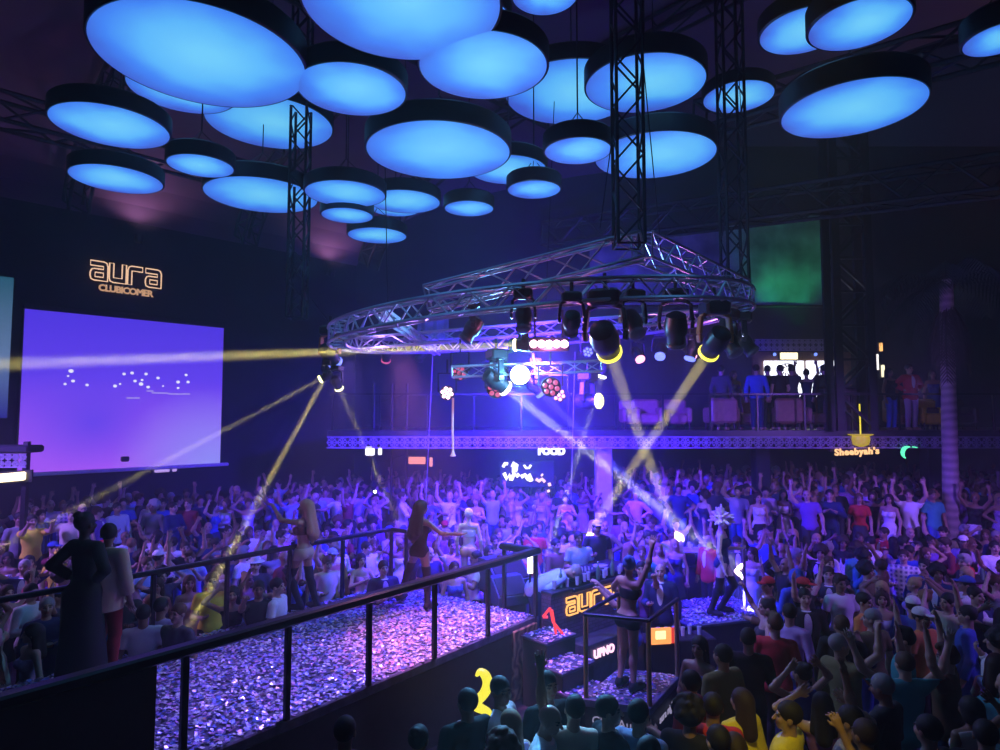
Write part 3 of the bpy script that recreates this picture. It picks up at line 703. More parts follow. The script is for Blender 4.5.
# kiosk: fretwork box with a lit sign
def fret(mb, p, ex, ez, w, h, cell, bar=.03, th=.02):
    """pierced screen of stars and squares"""
    ex, ez = Vector(ex).normalized(), Vector(ez).normalized(); nn = ex.cross(ez); n = max(1, round(w/cell)); m = max(1, round(h/cell)); a, b = w/n, h/m
    mb.bar(p, p+ex*w, th, bar, ez); mb.bar(p+ez*h, p+ex*w+ez*h, th, bar, ez)
    for i in range(n):
        for j in range(m):
            c = p+ex*a*(i+.5)+ez*b*(j+.5)
            for k in range(4):
                t0 = k*PI/4; d = ex*math.cos(t0)*a*.5+ez*math.sin(t0)*b*.5
                mb.bar(c-d, c+d, th, bar*.8, nn)
            mb.bar(c-ex*a*.5+ez*0, c+ez*b*.5, th, bar*.8, nn); mb.bar(c+ez*b*.5, c+ex*a*.5, th, bar*.8, nn); mb.bar(c+ex*a*.5, c-ez*b*.5, th, bar*.8, nn); mb.bar(c-ez*b*.5, c-ex*a*.5, th, bar*.8, nn)
    return mb
mat('fret_paint', (.42, .36, .5), .6, noise=.1)
KK = k0 = at(28, 467, 13.2); kz = k0.z; t = thing('bar_kiosk', (k0.x-.8, k0.y, .0), 'fretwork topped bar kiosk at the picture edge below the screen', 'kiosk')
for sx in (-1.7, -.04):
    for sy in (.0, .3): MB().box((k0.x+sx-sy*.7, k0.y+sy, (kz+.5)/2), (.09, .09, kz+.5)).build('post', 'black_metal', t)
fret(MB(), Vector((k0.x-1.75, k0.y-.05, kz)), (1, 0, 0), (0, 0, 1), 1.75, .27, .14, .022).build('fretwork_panel', 'fret_paint', t)
MB().box((k0.x-.98, k0.y+.12, kz+.36), (2.1, .5, .15), bev=.03).build('roof', 'wall_paint', t)
MB().box((k0.x-1.1, k0.y+.15, .52), (1.7, .5, 1.04), bev=.03).build('counter', 'wood_dark', t)
t = thing('light_sign', (k0.x-.2, k0.y-.15, kz-.2), 'bright warm white lit sign hanging under the fretwork kiosk', 'sign'); lamp_mat('warm_white', (1., .82, .5), 3.)
p = Vector((k0.x-.2, k0.y-.2, kz-.19)); MB().obox(p-Vector((.04, 0, 0)), Vector((.33, 0, .03)), (0, .05, 0), (0, 0, .085), bev=.02).build('light_panel', 'warm_white', t); MB().obox(p+Vector((0, .06, 0)), (.4, 0, .03), (0, .02, 0), (0, 0, .12)).build('housing', 'black_plastic', t)

# ------------------------------------------------------------------ back wall: lit tarpaulin
mat('tarp_grey', (.30, .34, .36), .85, noise=.7, scale=.9, bump=.3)  # strong mottled colour stands in for light streaks and palm shadow
c = [at(840, 290, 22.7), at(842, 212, 22.7), at(600, 245, 22.7), at(590, 300, 22.7)]
t = thing('tarpaulin', (c[0]+c[3])/2, 'grey tarpaulin wall panel lit green above the gallery', 'tarpaulin')
mb = MB(); N = 16; z0 = c[0].z-.6
for i in range(N):
    k0, k1 = i/N, (i+1)/N
    def P(k, top): x = c[3].x+(c[0].x-c[3].x)*k; zt = c[2].z+(c[1].z-c[2].z)*k; return Vector((x, 22.7+.06*math.sin(k*19), zt if top else z0))
    mb.quad(P(k0, 0), P(k1, 0), P(k1, 1), P(k0, 1)); 
mb.build('cloth_panel', 'tarp_grey', t, True)
MB().tube([c[2], c[1]], .05, 6).build('mounting_pole', 'dark_truss', t, True); MB().tube([Vector((c[3].x, 22.6, z0)), Vector((c[0].x, 22.6, z0))], .05, 6).build('mounting_pole', 'dark_truss', t, True)

c = at(433, 333, 20.5); t = thing('tarpaulin', c, 'small green lit cloth panel seen through the ring truss', 'tarpaulin')
mb = MB()
for i in range(8):
    def P(k, z): return Vector((c.x-.5+k, 20.5+.05*math.sin(k*17), c.z+z+.08*k))
    mb.quad(P(i/8, -.42), P((i+1)/8, -.42), P((i+1)/8, .42), P(i/8, .42))
mb.build('cloth_panel', 'tarp_grey', t, True); MB().tube([c+Vector((-.55, .05, .45)), c+Vector((.55, .05, .53))], .03, 6).build('mounting_pole', 'dark_truss', t, True)
for i, (tt, lb) in enumerate(((-3., 'added black uplight brightening the roof from the wall top nearest the side screen'), (2.5, 'added black uplight brightening the roof from the wall top above the aura wall sign'), (8.5, 'added black uplight brightening the roof from the wall top past the big violet screen'))):  # uplight fixtures added to give the roof fabric a light source
    p = wallp(tt, .35, 9.1); t = thing('wall_lamp', p, lb, 'lamp'); MB().lathe(p, (.2*NV.x, .2*NV.y, 1), [(.07, -.14), (.11, -.1), (.12, .1), (.1, .1), (.09, .02)], 14).build('housing', 'black_plastic', t, True); MB().bar(p-NV*.3, p, .05, .05).build('mounting_bracket', 'black_metal', t)

# ------------------------------------------------------------------ gallery: fascia, rail, bar, pier, seats
gx0, gx1 = -4.5, 17.
t = thing('gallery_fascia', (6, GALY, GALZ-.45), 'pierced pale fretwork band along the gallery edge', 'fretwork band')
w = 1.35; n = int((gx1-gx0)/w)
for i in range(n): fret(MB(), Vector((gx0+i*w, GALY-.04, GALZ-.45)), (1, 0, 0), (0, 0, 1), w, .28, .25, .028).build('fretwork_panel', 'fret_paint', t)
t = thing('gallery_railing', (6, GALY+.1, GALZ), 'thin dark railing along the gallery edge behind the fretwork', 'railing')
MB().bar((gx0, GALY+.1, GALZ+.95), (gx1, GALY+.1, GALZ+.95), .06, .05).build('top_rail', 'rail_paint', t)
for i in range(18): MB().box((gx0+.1+i*1.24, GALY+.1, GALZ+.47), (.045, .045, .94)).build('post', 'rail_paint', t)
# bar wall
b0, b1 = at(766, 386, 21.5), at(843, 360.5, 21.5)
t = thing('bar_display', ((b0.x+b1.x)/2, 21.6, GALZ), 'white glowing bar back wall behind silhouetted guests on the gallery', 'bar display')
lamp_mat('bar_glow', (.85, .88, 1.), 2.6); lamp_mat('bar_glow_blue', (.25, .3, .9), 1.)
xm = b0.x+(b1.x-b0.x)*.53
zb, zt = GALZ+.9, b1.z
MB().box(((b0.x+xm)/2-.02, 21.62, (zb+zt)/2), (xm-b0.x-.04, .06, zt-zb), bev=.01).build('light_panel', 'bar_glow', t); MB().box(((b1.x+xm)/2+.02, 21.62, (zb+zt)/2), (b1.x-xm-.04, .06, zt-zb), bev=.01).build('light_panel', 'bar_glow', t)
mb = MB(); cx, cz = b0.x+.75, zt-.32
for a in range(12): mb.tube([(cx+.12*math.cos(a*PI/6), 21.57, cz+.1*math.sin(a*PI/6)), (cx+.26*math.cos(a*PI/6+.3), 21.57, cz+.22*math.sin(a*PI/6+.3))], .022, 5)
mb.tube([(cx+.27*math.cos(a*PI/8), 21.57, cz+.23*math.sin(a*PI/8)) for a in range(16)], .015, 5, True); mb.build('emblem', 'tan_leather', t)
mb = MB(); cx = b1.x-.5
for r in (.12, .24, .34): mb.tube([(cx+r*math.cos(a*PI/10), 21.57, zt-.42+r*.9*math.sin(a*PI/10)) for a in range(20)], .02, 5, True)
mb.build('emblem', 'bar_glow_blue', t)
MB().box(((b0.x+b1.x)/2, 21.3, GALZ+.5), (b1.x-b0.x+.3, .6, 1.), bev=.03).build('counter', 'wood_dark', t)
MB().box(((b0.x+b1.x)/2, 21.72, (GALZ+zt+.3)/2), (b1.x-b0.x+.7, .1, zt+.3-GALZ)).build('back_panel', mat('bar_brown', (.2, .1, .06), .7, noise=.3), t)
p0, p1 = at(755, 351, 21.2), at(838, 340, 21.2)
fret(MB(), Vector((p0.x, 21.2, p0.z+.02)), (1, 0, 0), (0, 0, 1), p1.x-p0.x, .36, .18, .024).build('fretwork_panel', 'fret_paint', t)
p = at(789, 356, 21.1); t = thing('light_sign', p, 'bright cream sign above the white bar on the gallery', 'sign'); lamp_mat('cream_sign', (1., .85, .5), 2.2)
MB().box(p, (.56, .05, .22), bev=.01).build('light_panel', 'cream_sign', t); MB().box(p+Vector((0, .05, 0)), (.66, .05, .28)).build('housing', 'black_plastic', t)
for u, nm in ((774, 'blue spot lamp at the cream sign on the gallery bar'), (815, 'pale blue spot lamp above the white bar on the gallery')):
    p = at(u, 354, 21.0); t = thing('spot_lamp', p, nm, 'lamp'); lamp_mat('small_blue', (.15, .25, 1.), 2.)
    MB().lathe(p, (0, -1, -.3), [(.05, -.14), (.07, -.1), (.075, .02), (.06, .04)], 12).build('body', 'black_plastic', t, True); MB().lathe(p+Vector((0, -.05, -.015)), (0, -1, -.3), [(.055, 0), (.04, .015)], 12).build('lens', 'small_blue', t, True)
# pier with a yellow lamp
px = at(850, 410, 17.15).x; t = thing('brick_pier', (px, 17.5, GALZ), 'brown slatted bar front below the truss tower on the gallery', 'bar front')
m = mat('pier_brick', (.16, .07, .08), .7); n = m.node_tree.nodes; l = m.node_tree.links; tc = n.new('ShaderNodeTexCoord'); br = n.new('ShaderNodeTexBrick'); mp = n.new('ShaderNodeMapping'); mp.inputs['Rotation'].default_value = (PI/2, 0, 0)
l.new(tc.outputs['Object'], mp.inputs['Vector']); l.new(mp.outputs['Vector'], br.inputs['Vector']); br.inputs['Scale'].default_value = 5; br.inputs['Color1'].default_value = (.2, .1, .12, 1); br.inputs['Color2'].default_value = (.13, .06, .09, 1); br.inputs['Mortar'].default_value = (.03, .02, .03, 1); l.new(br.outputs['Color'], n['Principled BSDF'].inputs['Base Color'])
MB().box((px, 17.55, GALZ+.55), (1.05, .6, 1.1), bev=.02).build('front', 'pier_brick', t); MB().box((px, 17.5, GALZ+1.13), (1.2, .75, .07), bev=.02).build('counter', 'black_plastic', t)
lamp_mat('yellow_tube', (1., .8, .05), 1.2); p = at(858, 404, 16.95)
t = thing('tube_lamp', (p.x, 16.9, GALZ-.3), 'yellow glowing lamp post on a round base with painted yellow glow at the gallery edge', 'lamp')
MB().tube([(p.x, 16.88, GALZ-.1), (p.x, 16.88, p.z)], .018, 8).build('tube', 'yellow_tube', t, True); MB().lathe((p.x, 16.88, GALZ-.42), (0, 0, 1), [(.05, 0), (.19, .06), (.22, .2), (.2, .28), (.3, .31), (.3, .33)], 20).build('base', mat('base_painted_glow', (.8, .65, .05), .5, noise=.2, emit=(1., .8, .02), strength=.35), t, True)  # the tube's yellow light on the base is painted as emission
# lamps behind the tower
for (u, v, hgt, c, nm) in ((877, 362, .5, (1., .95, .9), 'white wall tube lamp beside the truss tower, uppermost'), (883, 371, .38, (1., .9, .6), 'short cream wall tube lamp beside the truss tower'), (881, 347, .26, (1., .5, .15), 'orange wall lamp high beside the truss tower')):
    p = at(u, v, 20.8); t = thing('wall_lamp', p, nm, 'lamp'); nm2 = 'wl%d' % int(u*2); lamp_mat(nm2, c, 1.6)
    MB().tube([p-Vector((0, 0, hgt/2)), p+Vector((0, 0, hgt/2))], .05, 8).build('tube', nm2, t, True); MB().box(p+Vector((0, .09, 0)), (.16, .06, hgt+.1), bev=.02).build('back_plate', 'black_plastic', t)
p = at(742, 368, 21.4)
lamp_mat('seat_yellow', (1., .8, .05), .7)
# armchairs
def armchair(u, Y, label, m, rz=0., w=.75):
    p = at(u, 420, Y); x, y = p.x, p.y; t = thing('armchair', (x, y, GALZ), label, 'armchair', None); c, s = math.cos(rz), math.sin(rz)
    def T(a, b): return (x+a*c-b*s, y+a*s+b*c)
    MB().box((*T(0, 0), GALZ+.3), (w-.2, .6, .3), rz, bev=.06).build('seat', m, t); MB().box((*T(0, .32), GALZ+.52), (w, .16, .66), rz, bev=.06).build('backrest', m, t)
    for sx in (-1, 1): MB().box((*T(sx*(w/2-.06), 0), GALZ+.4), (.14, .62, .42), rz, bev=.05).build('armrest', m, t)
    for sx in (-1, 1):
        for sy in (-1, 1): MB().tube([(*T(sx*(w/2-.08), sy*.25), GALZ+.2), (*T(sx*(w/2-.07), sy*.27), GALZ)], .025, 8, r2=.016).build('leg', 'wood_dark', t, True)
for u, Y, lb in ((634, 19.0, 'tan leather armchair on the gallery straight above the white column'), (648, 17.9, 'tan leather armchair on the gallery, first past the white column'), (676, 18.3, 'tan leather armchair on the gallery, second past the white column'), (720, 17.9, 'tan leather armchair on the gallery, third past the white column'), (746, 18.2, 'tan leather armchair behind the first silhouettes at the gallery rail'), (784, 17.8, 'wide tan armchair in front of the white bar on the gallery'), (817, 17.7, 'tan leather armchair beside the slatted bar front on the gallery'), (904, 17.9, 'tan leather armchair behind the person in red blazer on the gallery')): armchair(u, Y, lb, 'tan_leather', PI if u in (784, 720) else 0.)
mat('yellow_lit_leather', (.85, .7, .05), .5, noise=.1); armchair(929, 17.7, 'armchair with yellow light in its colour beside the person in red blazer on the gallery', 'yellow_lit_leather'); armchair(950, 17.9, 'dark brown armchair on the gallery beside the palm trunk', 'wood_dark', w=1.2)  # first chair's yellow light is put into its leather colour
# signs under the gallery
t = thing('lit_sign', at(857, 452, 16.9), 'small amber lit cafe sign hanging under the gallery fretwork', 'sign')
p = at(833, 455.5, 16.9); q = at(881, 453.5, 16.9)
lamp_mat('amber_letters', (1., .55, .22), 1.5)
text("Sheebyah's", 'lettering', 'amber_letters', t, (p+q)/2, (q-p), (0, 0, 1), .235, depth=.015, spacing=1.12, bold=.008)
MB().box(((p+q)/2)+Vector((0, .08, .1)), ((q-p).length+.1, .03, .06)).build('mounting_bar', 'black_metal', t)
p = at(908, 453, 16.9); lamp_mat('green_tube', (.12, 1., .5), 1.5)
t = thing('neon_crescent', p, 'green glowing crescent sign under the gallery fretwork', 'sign')
pts = [(p.x+.16*math.cos(a)+.02, 16.9, p.z+.16*math.sin(a)) for a in [PI*.42+i*PI*.9/10 for i in range(11)]]
mb = MB()
for i in range(10):
    k0, k1 = [.012+.04*math.sin(j/10*PI) for j in (i, i+1)]; mb.tube([pts[i], pts[i+1]], k0, 6, r2=k1)
mb.build('tube', 'green_tube', t, True); MB().tube([(p.x+.12, 16.9, p.z+.16), (p.x+.24, 16.9, p.z+.14)], .015, 6).build('tail', 'green_tube', t, True)
# signs at the far side under the gallery
def boxsign(u, v, Y, w, h, colour, st, label, nm, word=None):
    p = at(u, v, Y); t = thing('light_sign', p, label, 'sign'); lamp_mat(nm, colour, st)
    if word:
        MB().box(p+Vector((0, .06, 0)), (w+.06, .04, h+.06), bev=.01).build('back_board', 'black_plastic', t); text(word, 'lettering', nm, t, p-Vector((0, .0, h*.4)), (1, 0, 0), (0, 0, 1), h*1.15, depth=.02, spacing=.95, bold=.02)
    else:
        MB().box(p, (w, .06, h), bev=.02).build('light_panel', nm, t); MB().box(p+Vector((0, .06, 0)), (w+.08, .06, h+.08), bev=.02).build('housing', 'black_plastic', t)
boxsign(370, 451, 18.5, .25, .24, (.85, .85, 1.), 2.5, 'small square white lamp beside the three-pole tower', 'wsq'); boxsign(380, 451, 18.5, .1, .22, (.85, .85, 1.), 2.2, 'narrow white lamp between poles of the three-pole tower', 'wna')
boxsign(417, 460.5, 18.6, .48, .2, (1., .3, .2), 1.2, 'orange lit sign beside the three-pole tower', 'osn'); boxsign(431, 462, 18.6, .09, .26, (1., .35, .3), 1.1, 'narrow orange lamp next to the orange lit sign', 'ona')
boxsign(551.5, 451, 18.6, .46, .24, (.85, .85, 1.), 2.4, 'small white lit letters under the gallery near the white column', 'wfo', 'FOOD')
t = thing('neon_sign', at(527, 472, 18.5), 'large scribbled white neon sign low over the far crowd', 'sign'); lamp_mat('neon_white', (.8, .78, 1.), 2.6); lamp_mat('neon_peach', (1., .6, .55), 1.6)
def stroke(pts, r, m): MB().tube([at(u, v, 18.5) for u, v in pts], r, 6).build('stroke', m, t, True)
for pts, r in (([(503, 467), (505, 463.5), (508, 464)], .05), ([(512, 464), (516, 466), (515, 470), (512, 470)], .09), ([(524, 465), (526, 468), (529, 468), (531, 465)], .035), ([(504, 473), (507, 479), (509, 475), (511, 480)], .06), ([(511, 480), (514, 474), (517, 476), (519, 474)], .06), ([(521, 477), (525, 475), (528, 479), (531, 480)], .06), ([(529, 474), (532, 481)], .05)): stroke(pts, r, 'neon_white')
for pts, r in (([(536, 479), (539, 481), (542, 479), (545, 482)], .05), ([(541, 476), (543, 474)], .03), ([(549, 483), (550, 486)], .05), ([(548, 490), (549, 492)], .05)): stroke(pts, r, 'neon_peach')
p = at(527, 474, 18.65); MB().box(p, (1.55, .05, .75), bev=.02).build('back_board', 'wall_paint', t)
# ------------------------------------------------------------------ disc lamps under the roof
def disc_mat():
    m = bpy.data.materials.new('disc_glow'); m.use_nodes = True; n = m.node_tree.nodes; l = m.node_tree.links; b = n['Principled BSDF']
    b.inputs['Base Color'].default_value = (.03, .04, .06, 1)
    tc = n.new('ShaderNodeTexCoord'); d = n.new('ShaderNodeVectorMath'); d.operation = 'DISTANCE'; l.new(tc.outputs['UV'], d.inputs[0]); d.inputs[1].default_value = (.54, .44, 0)
    oi = n.new('ShaderNodeObjectInfo'); nz = n.new('ShaderNodeTexNoise'); nz.inputs['Scale'].default_value = 2.2; nz.noise_dimensions = '4D'; l.new(tc.outputs['UV'], nz.inputs['Vector'])
    mm = n.new('ShaderNodeMath'); mm.operation = 'MULTIPLY'; mm.inputs[1].default_value = 20; l.new(oi.outputs['Random'], mm.inputs[0]); l.new(mm.outputs[0], nz.inputs['W'])
    ad = n.new('ShaderNodeMath'); ad.operation = 'MULTIPLY_ADD'; ad.inputs[1].default_value = .34; l.new(nz.outputs['Fac'], ad.inputs[0]); l.new(d.outputs['Value'], ad.inputs[2])
    r = n.new('ShaderNodeValToRGB'); e = r.color_ramp.elements
    for _ in range(2): e.new(.5)
    for k, (p, c) in enumerate([(.22, (.17, .64, 1.)), (.44, (.11, .50, 1.)), (.6, (.055, .25, .95)), (.74, (.05, .11, .62))]): e[k].position = p; e[k].color = (*c, 1)
    l.new(ad.outputs[0], r.inputs['Fac']); l.new(r.outputs['Color'], b.inputs['Emission Color']); b.inputs['Emission Strength'].default_value = 1.0
    m.cycles.emission_sampling = 'NONE'; M['disc_glow'] = m
disc_mat()
DISCS = [(195, 50, 219, 8.2, 'largest blue disc lamp, nearest overhead, its rim cut by the picture top'), (400, -4, 200, 8.2, 'very large blue disc lamp cropped at the picture top, beside the largest disc'),
 (483, 64, 127, 8.2, 'blue disc lamp with thick dark rim just below the cropped very large disc'), (351, 88, 109, 8.2, 'plain blue disc lamp between the largest disc and the thick rimmed disc'),
 (108, 124, 122, 8.2, 'blue disc lamp with deep black rim high over the aura wall sign'), (268, 121, 128, 10.2, 'blue disc lamp partly hidden behind the largest disc and the hanging truss'),
 (180, 88, 110, 9.6, 'blue disc lamp almost wholly hidden behind the largest disc'), (115, 178, 95, 8.2, 'small deep rimmed disc lamp, lowest above the aura wall sign'),
 (200, 165, 67, 8.2, 'small bright disc lamp between the two discs above the aura wall sign'), (260, 194, 114, 8.7, 'broad blue disc lamp crossed by the thin hanging truss'),
 (438, 149, 143, 8.2, 'large pale blue disc lamp in the middle of the ceiling group'), (345, 193, 80, 8.3, 'small disc lamp touching the thin hanging truss'),
 (404, 201, 71, 8.6, 'small disc lamp below the large pale middle disc'), (347, 215, 51, 8.2, 'very small bright disc lamp under the disc at the thin hanging truss'),
 (377, 235, 58, 8.2, 'lowest hanging disc lamp, small and bright, over the ring truss edge'), (469, 208, 48, 8.3, 'smallest disc lamp alone below the middle of the group'),
 (508, 169, 76, 8.7, 'disc lamp half covered by the large pale middle disc'), (534, 189, 52, 8.2, 'very small disc lamp below the half covered disc'),
 (578, 150, 66, 7.9, 'small bright disc lamp in front of the disc behind the lattice column'), (572, 91, 132, 10.2, 'wide disc lamp overlapped by the thick rimmed disc and the column disc'),
 (646, 82, 120, 9.3, 'disc lamp crossed high up by the nearest lattice column'), (656, 154, 121, 8.7, 'large disc lamp crossed low down by the nearest lattice column'),
 (739, 96, 71, 10.4, 'lone small disc lamp crossed by the farther lattice column'), (806, 29, 92, 9.2, 'disc lamp tucked behind the upper disc near the palm crown'),
 (861, 22, 104, 8.2, 'upper disc lamp of the pair near the palm crown'), (856, 106, 148, 8.2, 'large tilted looking disc lamp just above the palm crown'),
 (1003, 37, 80, 8.0, 'disc lamp cut by the picture edge over the palm crown'), (545, -7, 66, 9.4, 'disc lamp of which only a sliver shows at the picture top'),
 (462, 20, 96, 9.8, 'disc lamp hidden between the very large disc and the thick rimmed disc'), (395, 208, 50, 9.2, 'disc lamp peeping out behind the small disc below the middle disc')]
for (u, v, w, z, lb) in DISCS:
    c = at_z(u, v, z)
    for _ in range(4):                                       # put the disc so that its seen outline is centred there
        R = w/2/FPX*c.y*.985; cc = c+Vector((0, 0, 0))
        def px(p): d = p-Vector((0, 0, CAMZ)); y = d.y*math.cos(TH)+d.z*math.sin(TH); return (500+FPX*d.x/y, 375-FPX*(-d.y*math.sin(TH)+d.z*math.cos(TH))/y)
        P = [px(p) for p in circle(c, R, 36)]; xs = [p[0] for p in P]; ys = [p[1] for p in P]
        eu, ev = u-(min(xs)+max(xs))/2, v-(min(ys)+max(ys))/2; q = px(c); c = at_z(q[0]+eu, q[1]+ev, z)
        R = w/2/FPX*c.y*.985*w/max(1, (max(xs)-min(xs))) if _ else R
    t = thing('disc_lamp', c, lb, 'ceiling lamp', 'blue disc lamps under the roof')
    H = .3 if R > .8 else .24
    MB().lathe(c, (0, 0, 1), [(R-.02, .012), (R+.015, -.012), (R+.03, .0), (R+.03, H-.03), (R, H), (R*.3, H+.02)], 64).build('rim', 'lamp_rim', t, True)
    o = MB().add([c+Vector((0, 0, -.014))]+circle(c+Vector((0, 0, -.014)), R*.55, 64)+circle(c+Vector((0, 0, -.012)), R, 64), [(0, 1+(i+1) % 64, 1+i) for i in range(64)]+[(1+i, 1+(i+1) % 64, 65+(i+1) % 64, 65+i) for i in range(64)]).build('diffuser', 'disc_glow', t)
    uv = o.data.uv_layers.new(name='UVMap')
    for li in o.data.loops: p = o.data.vertices[li.vertex_index].co; uv.data[li.index].uv = (.5+p.x/R/2, .5+p.y/R/2)
    zr = min(vz(max(0.5, min(29, (c-W0).dot(NV)))), 13.5)
    hub = c+Vector((0, 0, H+.45*R+.1)); hg = MB()
    for k in range(3):
        an_ = k*2*PI/3+.4; hg.tube([c+Vector((math.cos(an_)*R*.7, math.sin(an_)*R*.7, H)), hub], .007, 5)
    hg.tube([hub, (c.x, c.y, zr)], .012, 5); hg.build('hanging_wire', 'cable_black', t)

# ------------------------------------------------------------------ ring truss over the dj booth
RC, RR = Vector((.7, 12., 5.92)), 3.62
def rz_(x, y): return RC.z+.33*(x-RC.x)/4+.13*(y-12)/4
def ringp(a, dr=0., dz=0.): x, y = RC.x+(RR+dr)*math.cos(a), RC.y+(RR+dr)*math.sin(a); return Vector((x, y, rz_(x, y)+dz))
t = thing('ring_truss', RC, 'big round lattice truss ring hung over the dj booth, carrying the moving lights', 'truss')
for dr in (-.14, .14):
    for dz in (-.14, .14): MB().tube([ringp(i*2*PI/96, dr, dz) for i in range(96)], .028, 6, True).build('chord', 'truss_metal', t, True)
b = MB(); n = 84
for i in range(n):
    a0, a1 = i*2*PI/n, (i+1)*2*PI/n
    for (p, q) in (((.14, .14), (.14, -.14)), ((-.14, .14), (-.14, -.14)), ((.14, .14), (-.14, .14)), ((.14, -.14), (-.14, -.14))):
        x, y = (p, q) if i % 2 else (q, p); b.tube([ringp(a0, *x), ringp(a1, *y)], .014, 5)
b.build('bracing', 'truss_metal', t, True)
# bracket trusses standing on the ring, rising to a peak
pk = at(642, 246, 8.5); pl_ = at(428, 299, 9.0); pr = at(741, 291, 11.3)
truss('bracket_truss', pl_, pk, .26, 'truss_metal', 'sloping lattice truss rising over the ring to its peak', 'truss', .022, .42, h=.34)
truss('bracket_truss', pk, pr, .3, 'truss_metal', 'short steep lattice truss falling from the peak to the ring end', 'truss', .022, .38, h=.34)
truss('cross_truss', at(381, 312, 9.9), at(437, 352, 15.3), .12, 'white_paint', 'straight white strut crossing inside the ring', 'strut', .03, .5)
truss('cross_truss', ringp(PI*.93), ringp(PI*.08), .22, 'truss_metal', 'lattice cross truss spanning the ring behind the star lamp', 'truss', .02, .34)
truss('cross_truss', at(452, 372, 11.), at(602, 366, 11.), .18, 'truss_metal', 'low lattice bar truss carrying the red wash lamps', 'truss', .018, .3)
# hanging lattice columns
def zroof(x, y): return vz(max(0.5, min(29, (Vector((x, y, 0))-W0).dot(NV))))-.05
for (u, v, Y, w, m, lb) in ((629, 246, 8.3, .34, 'dark_truss', 'nearest lattice column dropping from the roof to the ring peak'), (735, 285, 11.5, .36, 'dark_truss', 'farther lattice column dropping to the ring end'), (297, 318, 12.3, .3, 'dark_truss', 'thin lattice hanging truss beside the ring, in front of the broad disc')):
    p = at(u, v, Y); truss('hanging_truss', p, (p.x, p.y, zroof(p.x, p.y)), w, m, lb, 'truss', .024 if Y < 9 else .028, w*1.15, up=(0, 1, 0))
for i, (p, q, lb) in enumerate(((at(301, 285, 12.3), ringp(PI), 'slanting steel cable from the thin hanging truss to the ring'), (at(617, 100, 8.3), at(600, 228, 8.4), 'steel cable slanting beside the nearest lattice column'), (at(643, 60, 8.3), at(662, 262, 9.2), 'steel cable slanting behind the nearest lattice column'), (at(556, 60, 12), at(546, 300, 12), 'steel cable hanging straight over the ring middle'), (at(433, 350, 15.4), at(425, 520, 15.4), 'thin pale cable hanging from the far ring into the crowd'), (at(575, 352, 14.5), at(571, 500, 14.5), 'thin pale cable hanging behind the star lamp'), (at(385, 160, 11), at(388, 315, 11), 'dark cable hanging down to the ring from the small discs'), (at(738, 60, 11.5), at(752, 300, 12), 'dark cable slanting beside the farther lattice column'))):
    tag(MB().tube([p, q], .008, 5).build('steel_cable', 'truss_metal' if i in (4, 5) else 'dark_truss'), lb, 'cable')

# ------------------------------------------------------------------ moving lights
lamp_mat('lens_dark', (.02, .02, .08), .3); mat('yoke_orange', (.45, .2, .06), .4, .2, noise=.2); mat('yoke_black', (.02, .02, .024), .4, .2)
HEADS = []
def moving_head(u, v, Y, target, lens, label, size=1., yoke='yoke_black', bodym='yoke_black', name='moving_light', drop=None, out=1.):
    """a moving light whose lens centre is seen at (u, v); it hangs under the truss and points at target"""
    L = at(u, v, Y); aim = (Vector(target)-L).normalized(); c = L-aim*.2*size                 # c: pivot of the head
    base_z = c.z+.42*size; t = thing(name, (c.x, c.y, base_z+.12*size), label, 'stage light', None)
    side = aim.cross(Vector((0, 0, 1)))
    if side.length < .2: side = Vector((1, 0, 0))
    side.z = 0; side.normalize(); fw = side.cross(Vector((0, 0, 1)))
    top = drop if drop is not None else base_z+.3*size
    MB().obox((c.x, c.y, base_z+.03*size), side*.17*size, fw*.14*size, Vector((0, 0, .09*size)), bev=.03*size).build('base', bodym, t)
    MB().tube([(c.x, c.y, base_z+.1*size), (c.x, c.y, top)], .025, 8).build('mounting_clamp', 'black_metal', t, True)
    yk = MB(); yk.obox((c.x, c.y, base_z-.045*size), side*.12*size, fw*.05*size, Vector((0, 0, .02*size)))
    for sx in (-1, 1):
        P = [Vector((c.x, c.y, base_z-.04*size))+side*sx*.08*size, Vector((c.x, c.y, base_z-.08*size))+side*sx*.19*size, Vector((c.x, c.y, c.z+.1*size))+side*sx*.22*size, c+side*sx*.21*size]
        for a, b in zip(P, P[1:]): yk.bar(a, b, .1*size, .05*size, side, bev=.012*size)
    yk.build('yoke', yoke, t)
    hd = MB().lathe(c, aim, [(.06*size, -.24*size), (.13*size, -.2*size), (.155*size, -.06*size), (.15*size, .05*size), (.12*size, .1*size), (.125*size, .2*size), (.11*size, .215*size)], 20).build('head', bodym, t, True)
    MB().lathe(c, aim, [(.132*size, .19*size), (.138*size, .2*size), (.138*size, .235*size), (.11*size, .262*size), (.05*size, .275*size)], 20).build('lens', lens, hd, True)
    return L+aim*.1*size, aim
lamp_mat('lens_yellow', (1., .85, .08), 2.2); lamp_mat('lens_white', (.9, .9, 1.), 4.); lamp_mat('lens_star', (.55, .85, 1.), 26.); lamp_mat('lens_warm', (1., .9, .45), 4.); lamp_mat('lens_pink', (1., .35, .5), 3.); lamp_mat('lens_red', (.9, .12, .3), .9); lamp_mat('lens_blue', (.15, .2, 1.), 2.5); lamp_mat('lens_pinkwhite', (1., .55, .75), 7.)
YEL, BLU, VIO, PNK = (1., .82, .22), (.10, .08, 1.), (.38, .2, 1.), (1., .3, .6)
BEAMS = []
def beam(u, v, Y, tu, tv, tY, colour, power, ang, lens, label, **k):
    tg = at(tu, tv, tY); p, a = moving_head(u, v, Y, tg, lens, label, **k); BEAMS.append((p.copy(), a.copy())); return shaft(p, tg, colour, power/BP/1500*SHAFT, ang, .15*k.get('size', 1.))
BP, SHAFT = 120., 46.
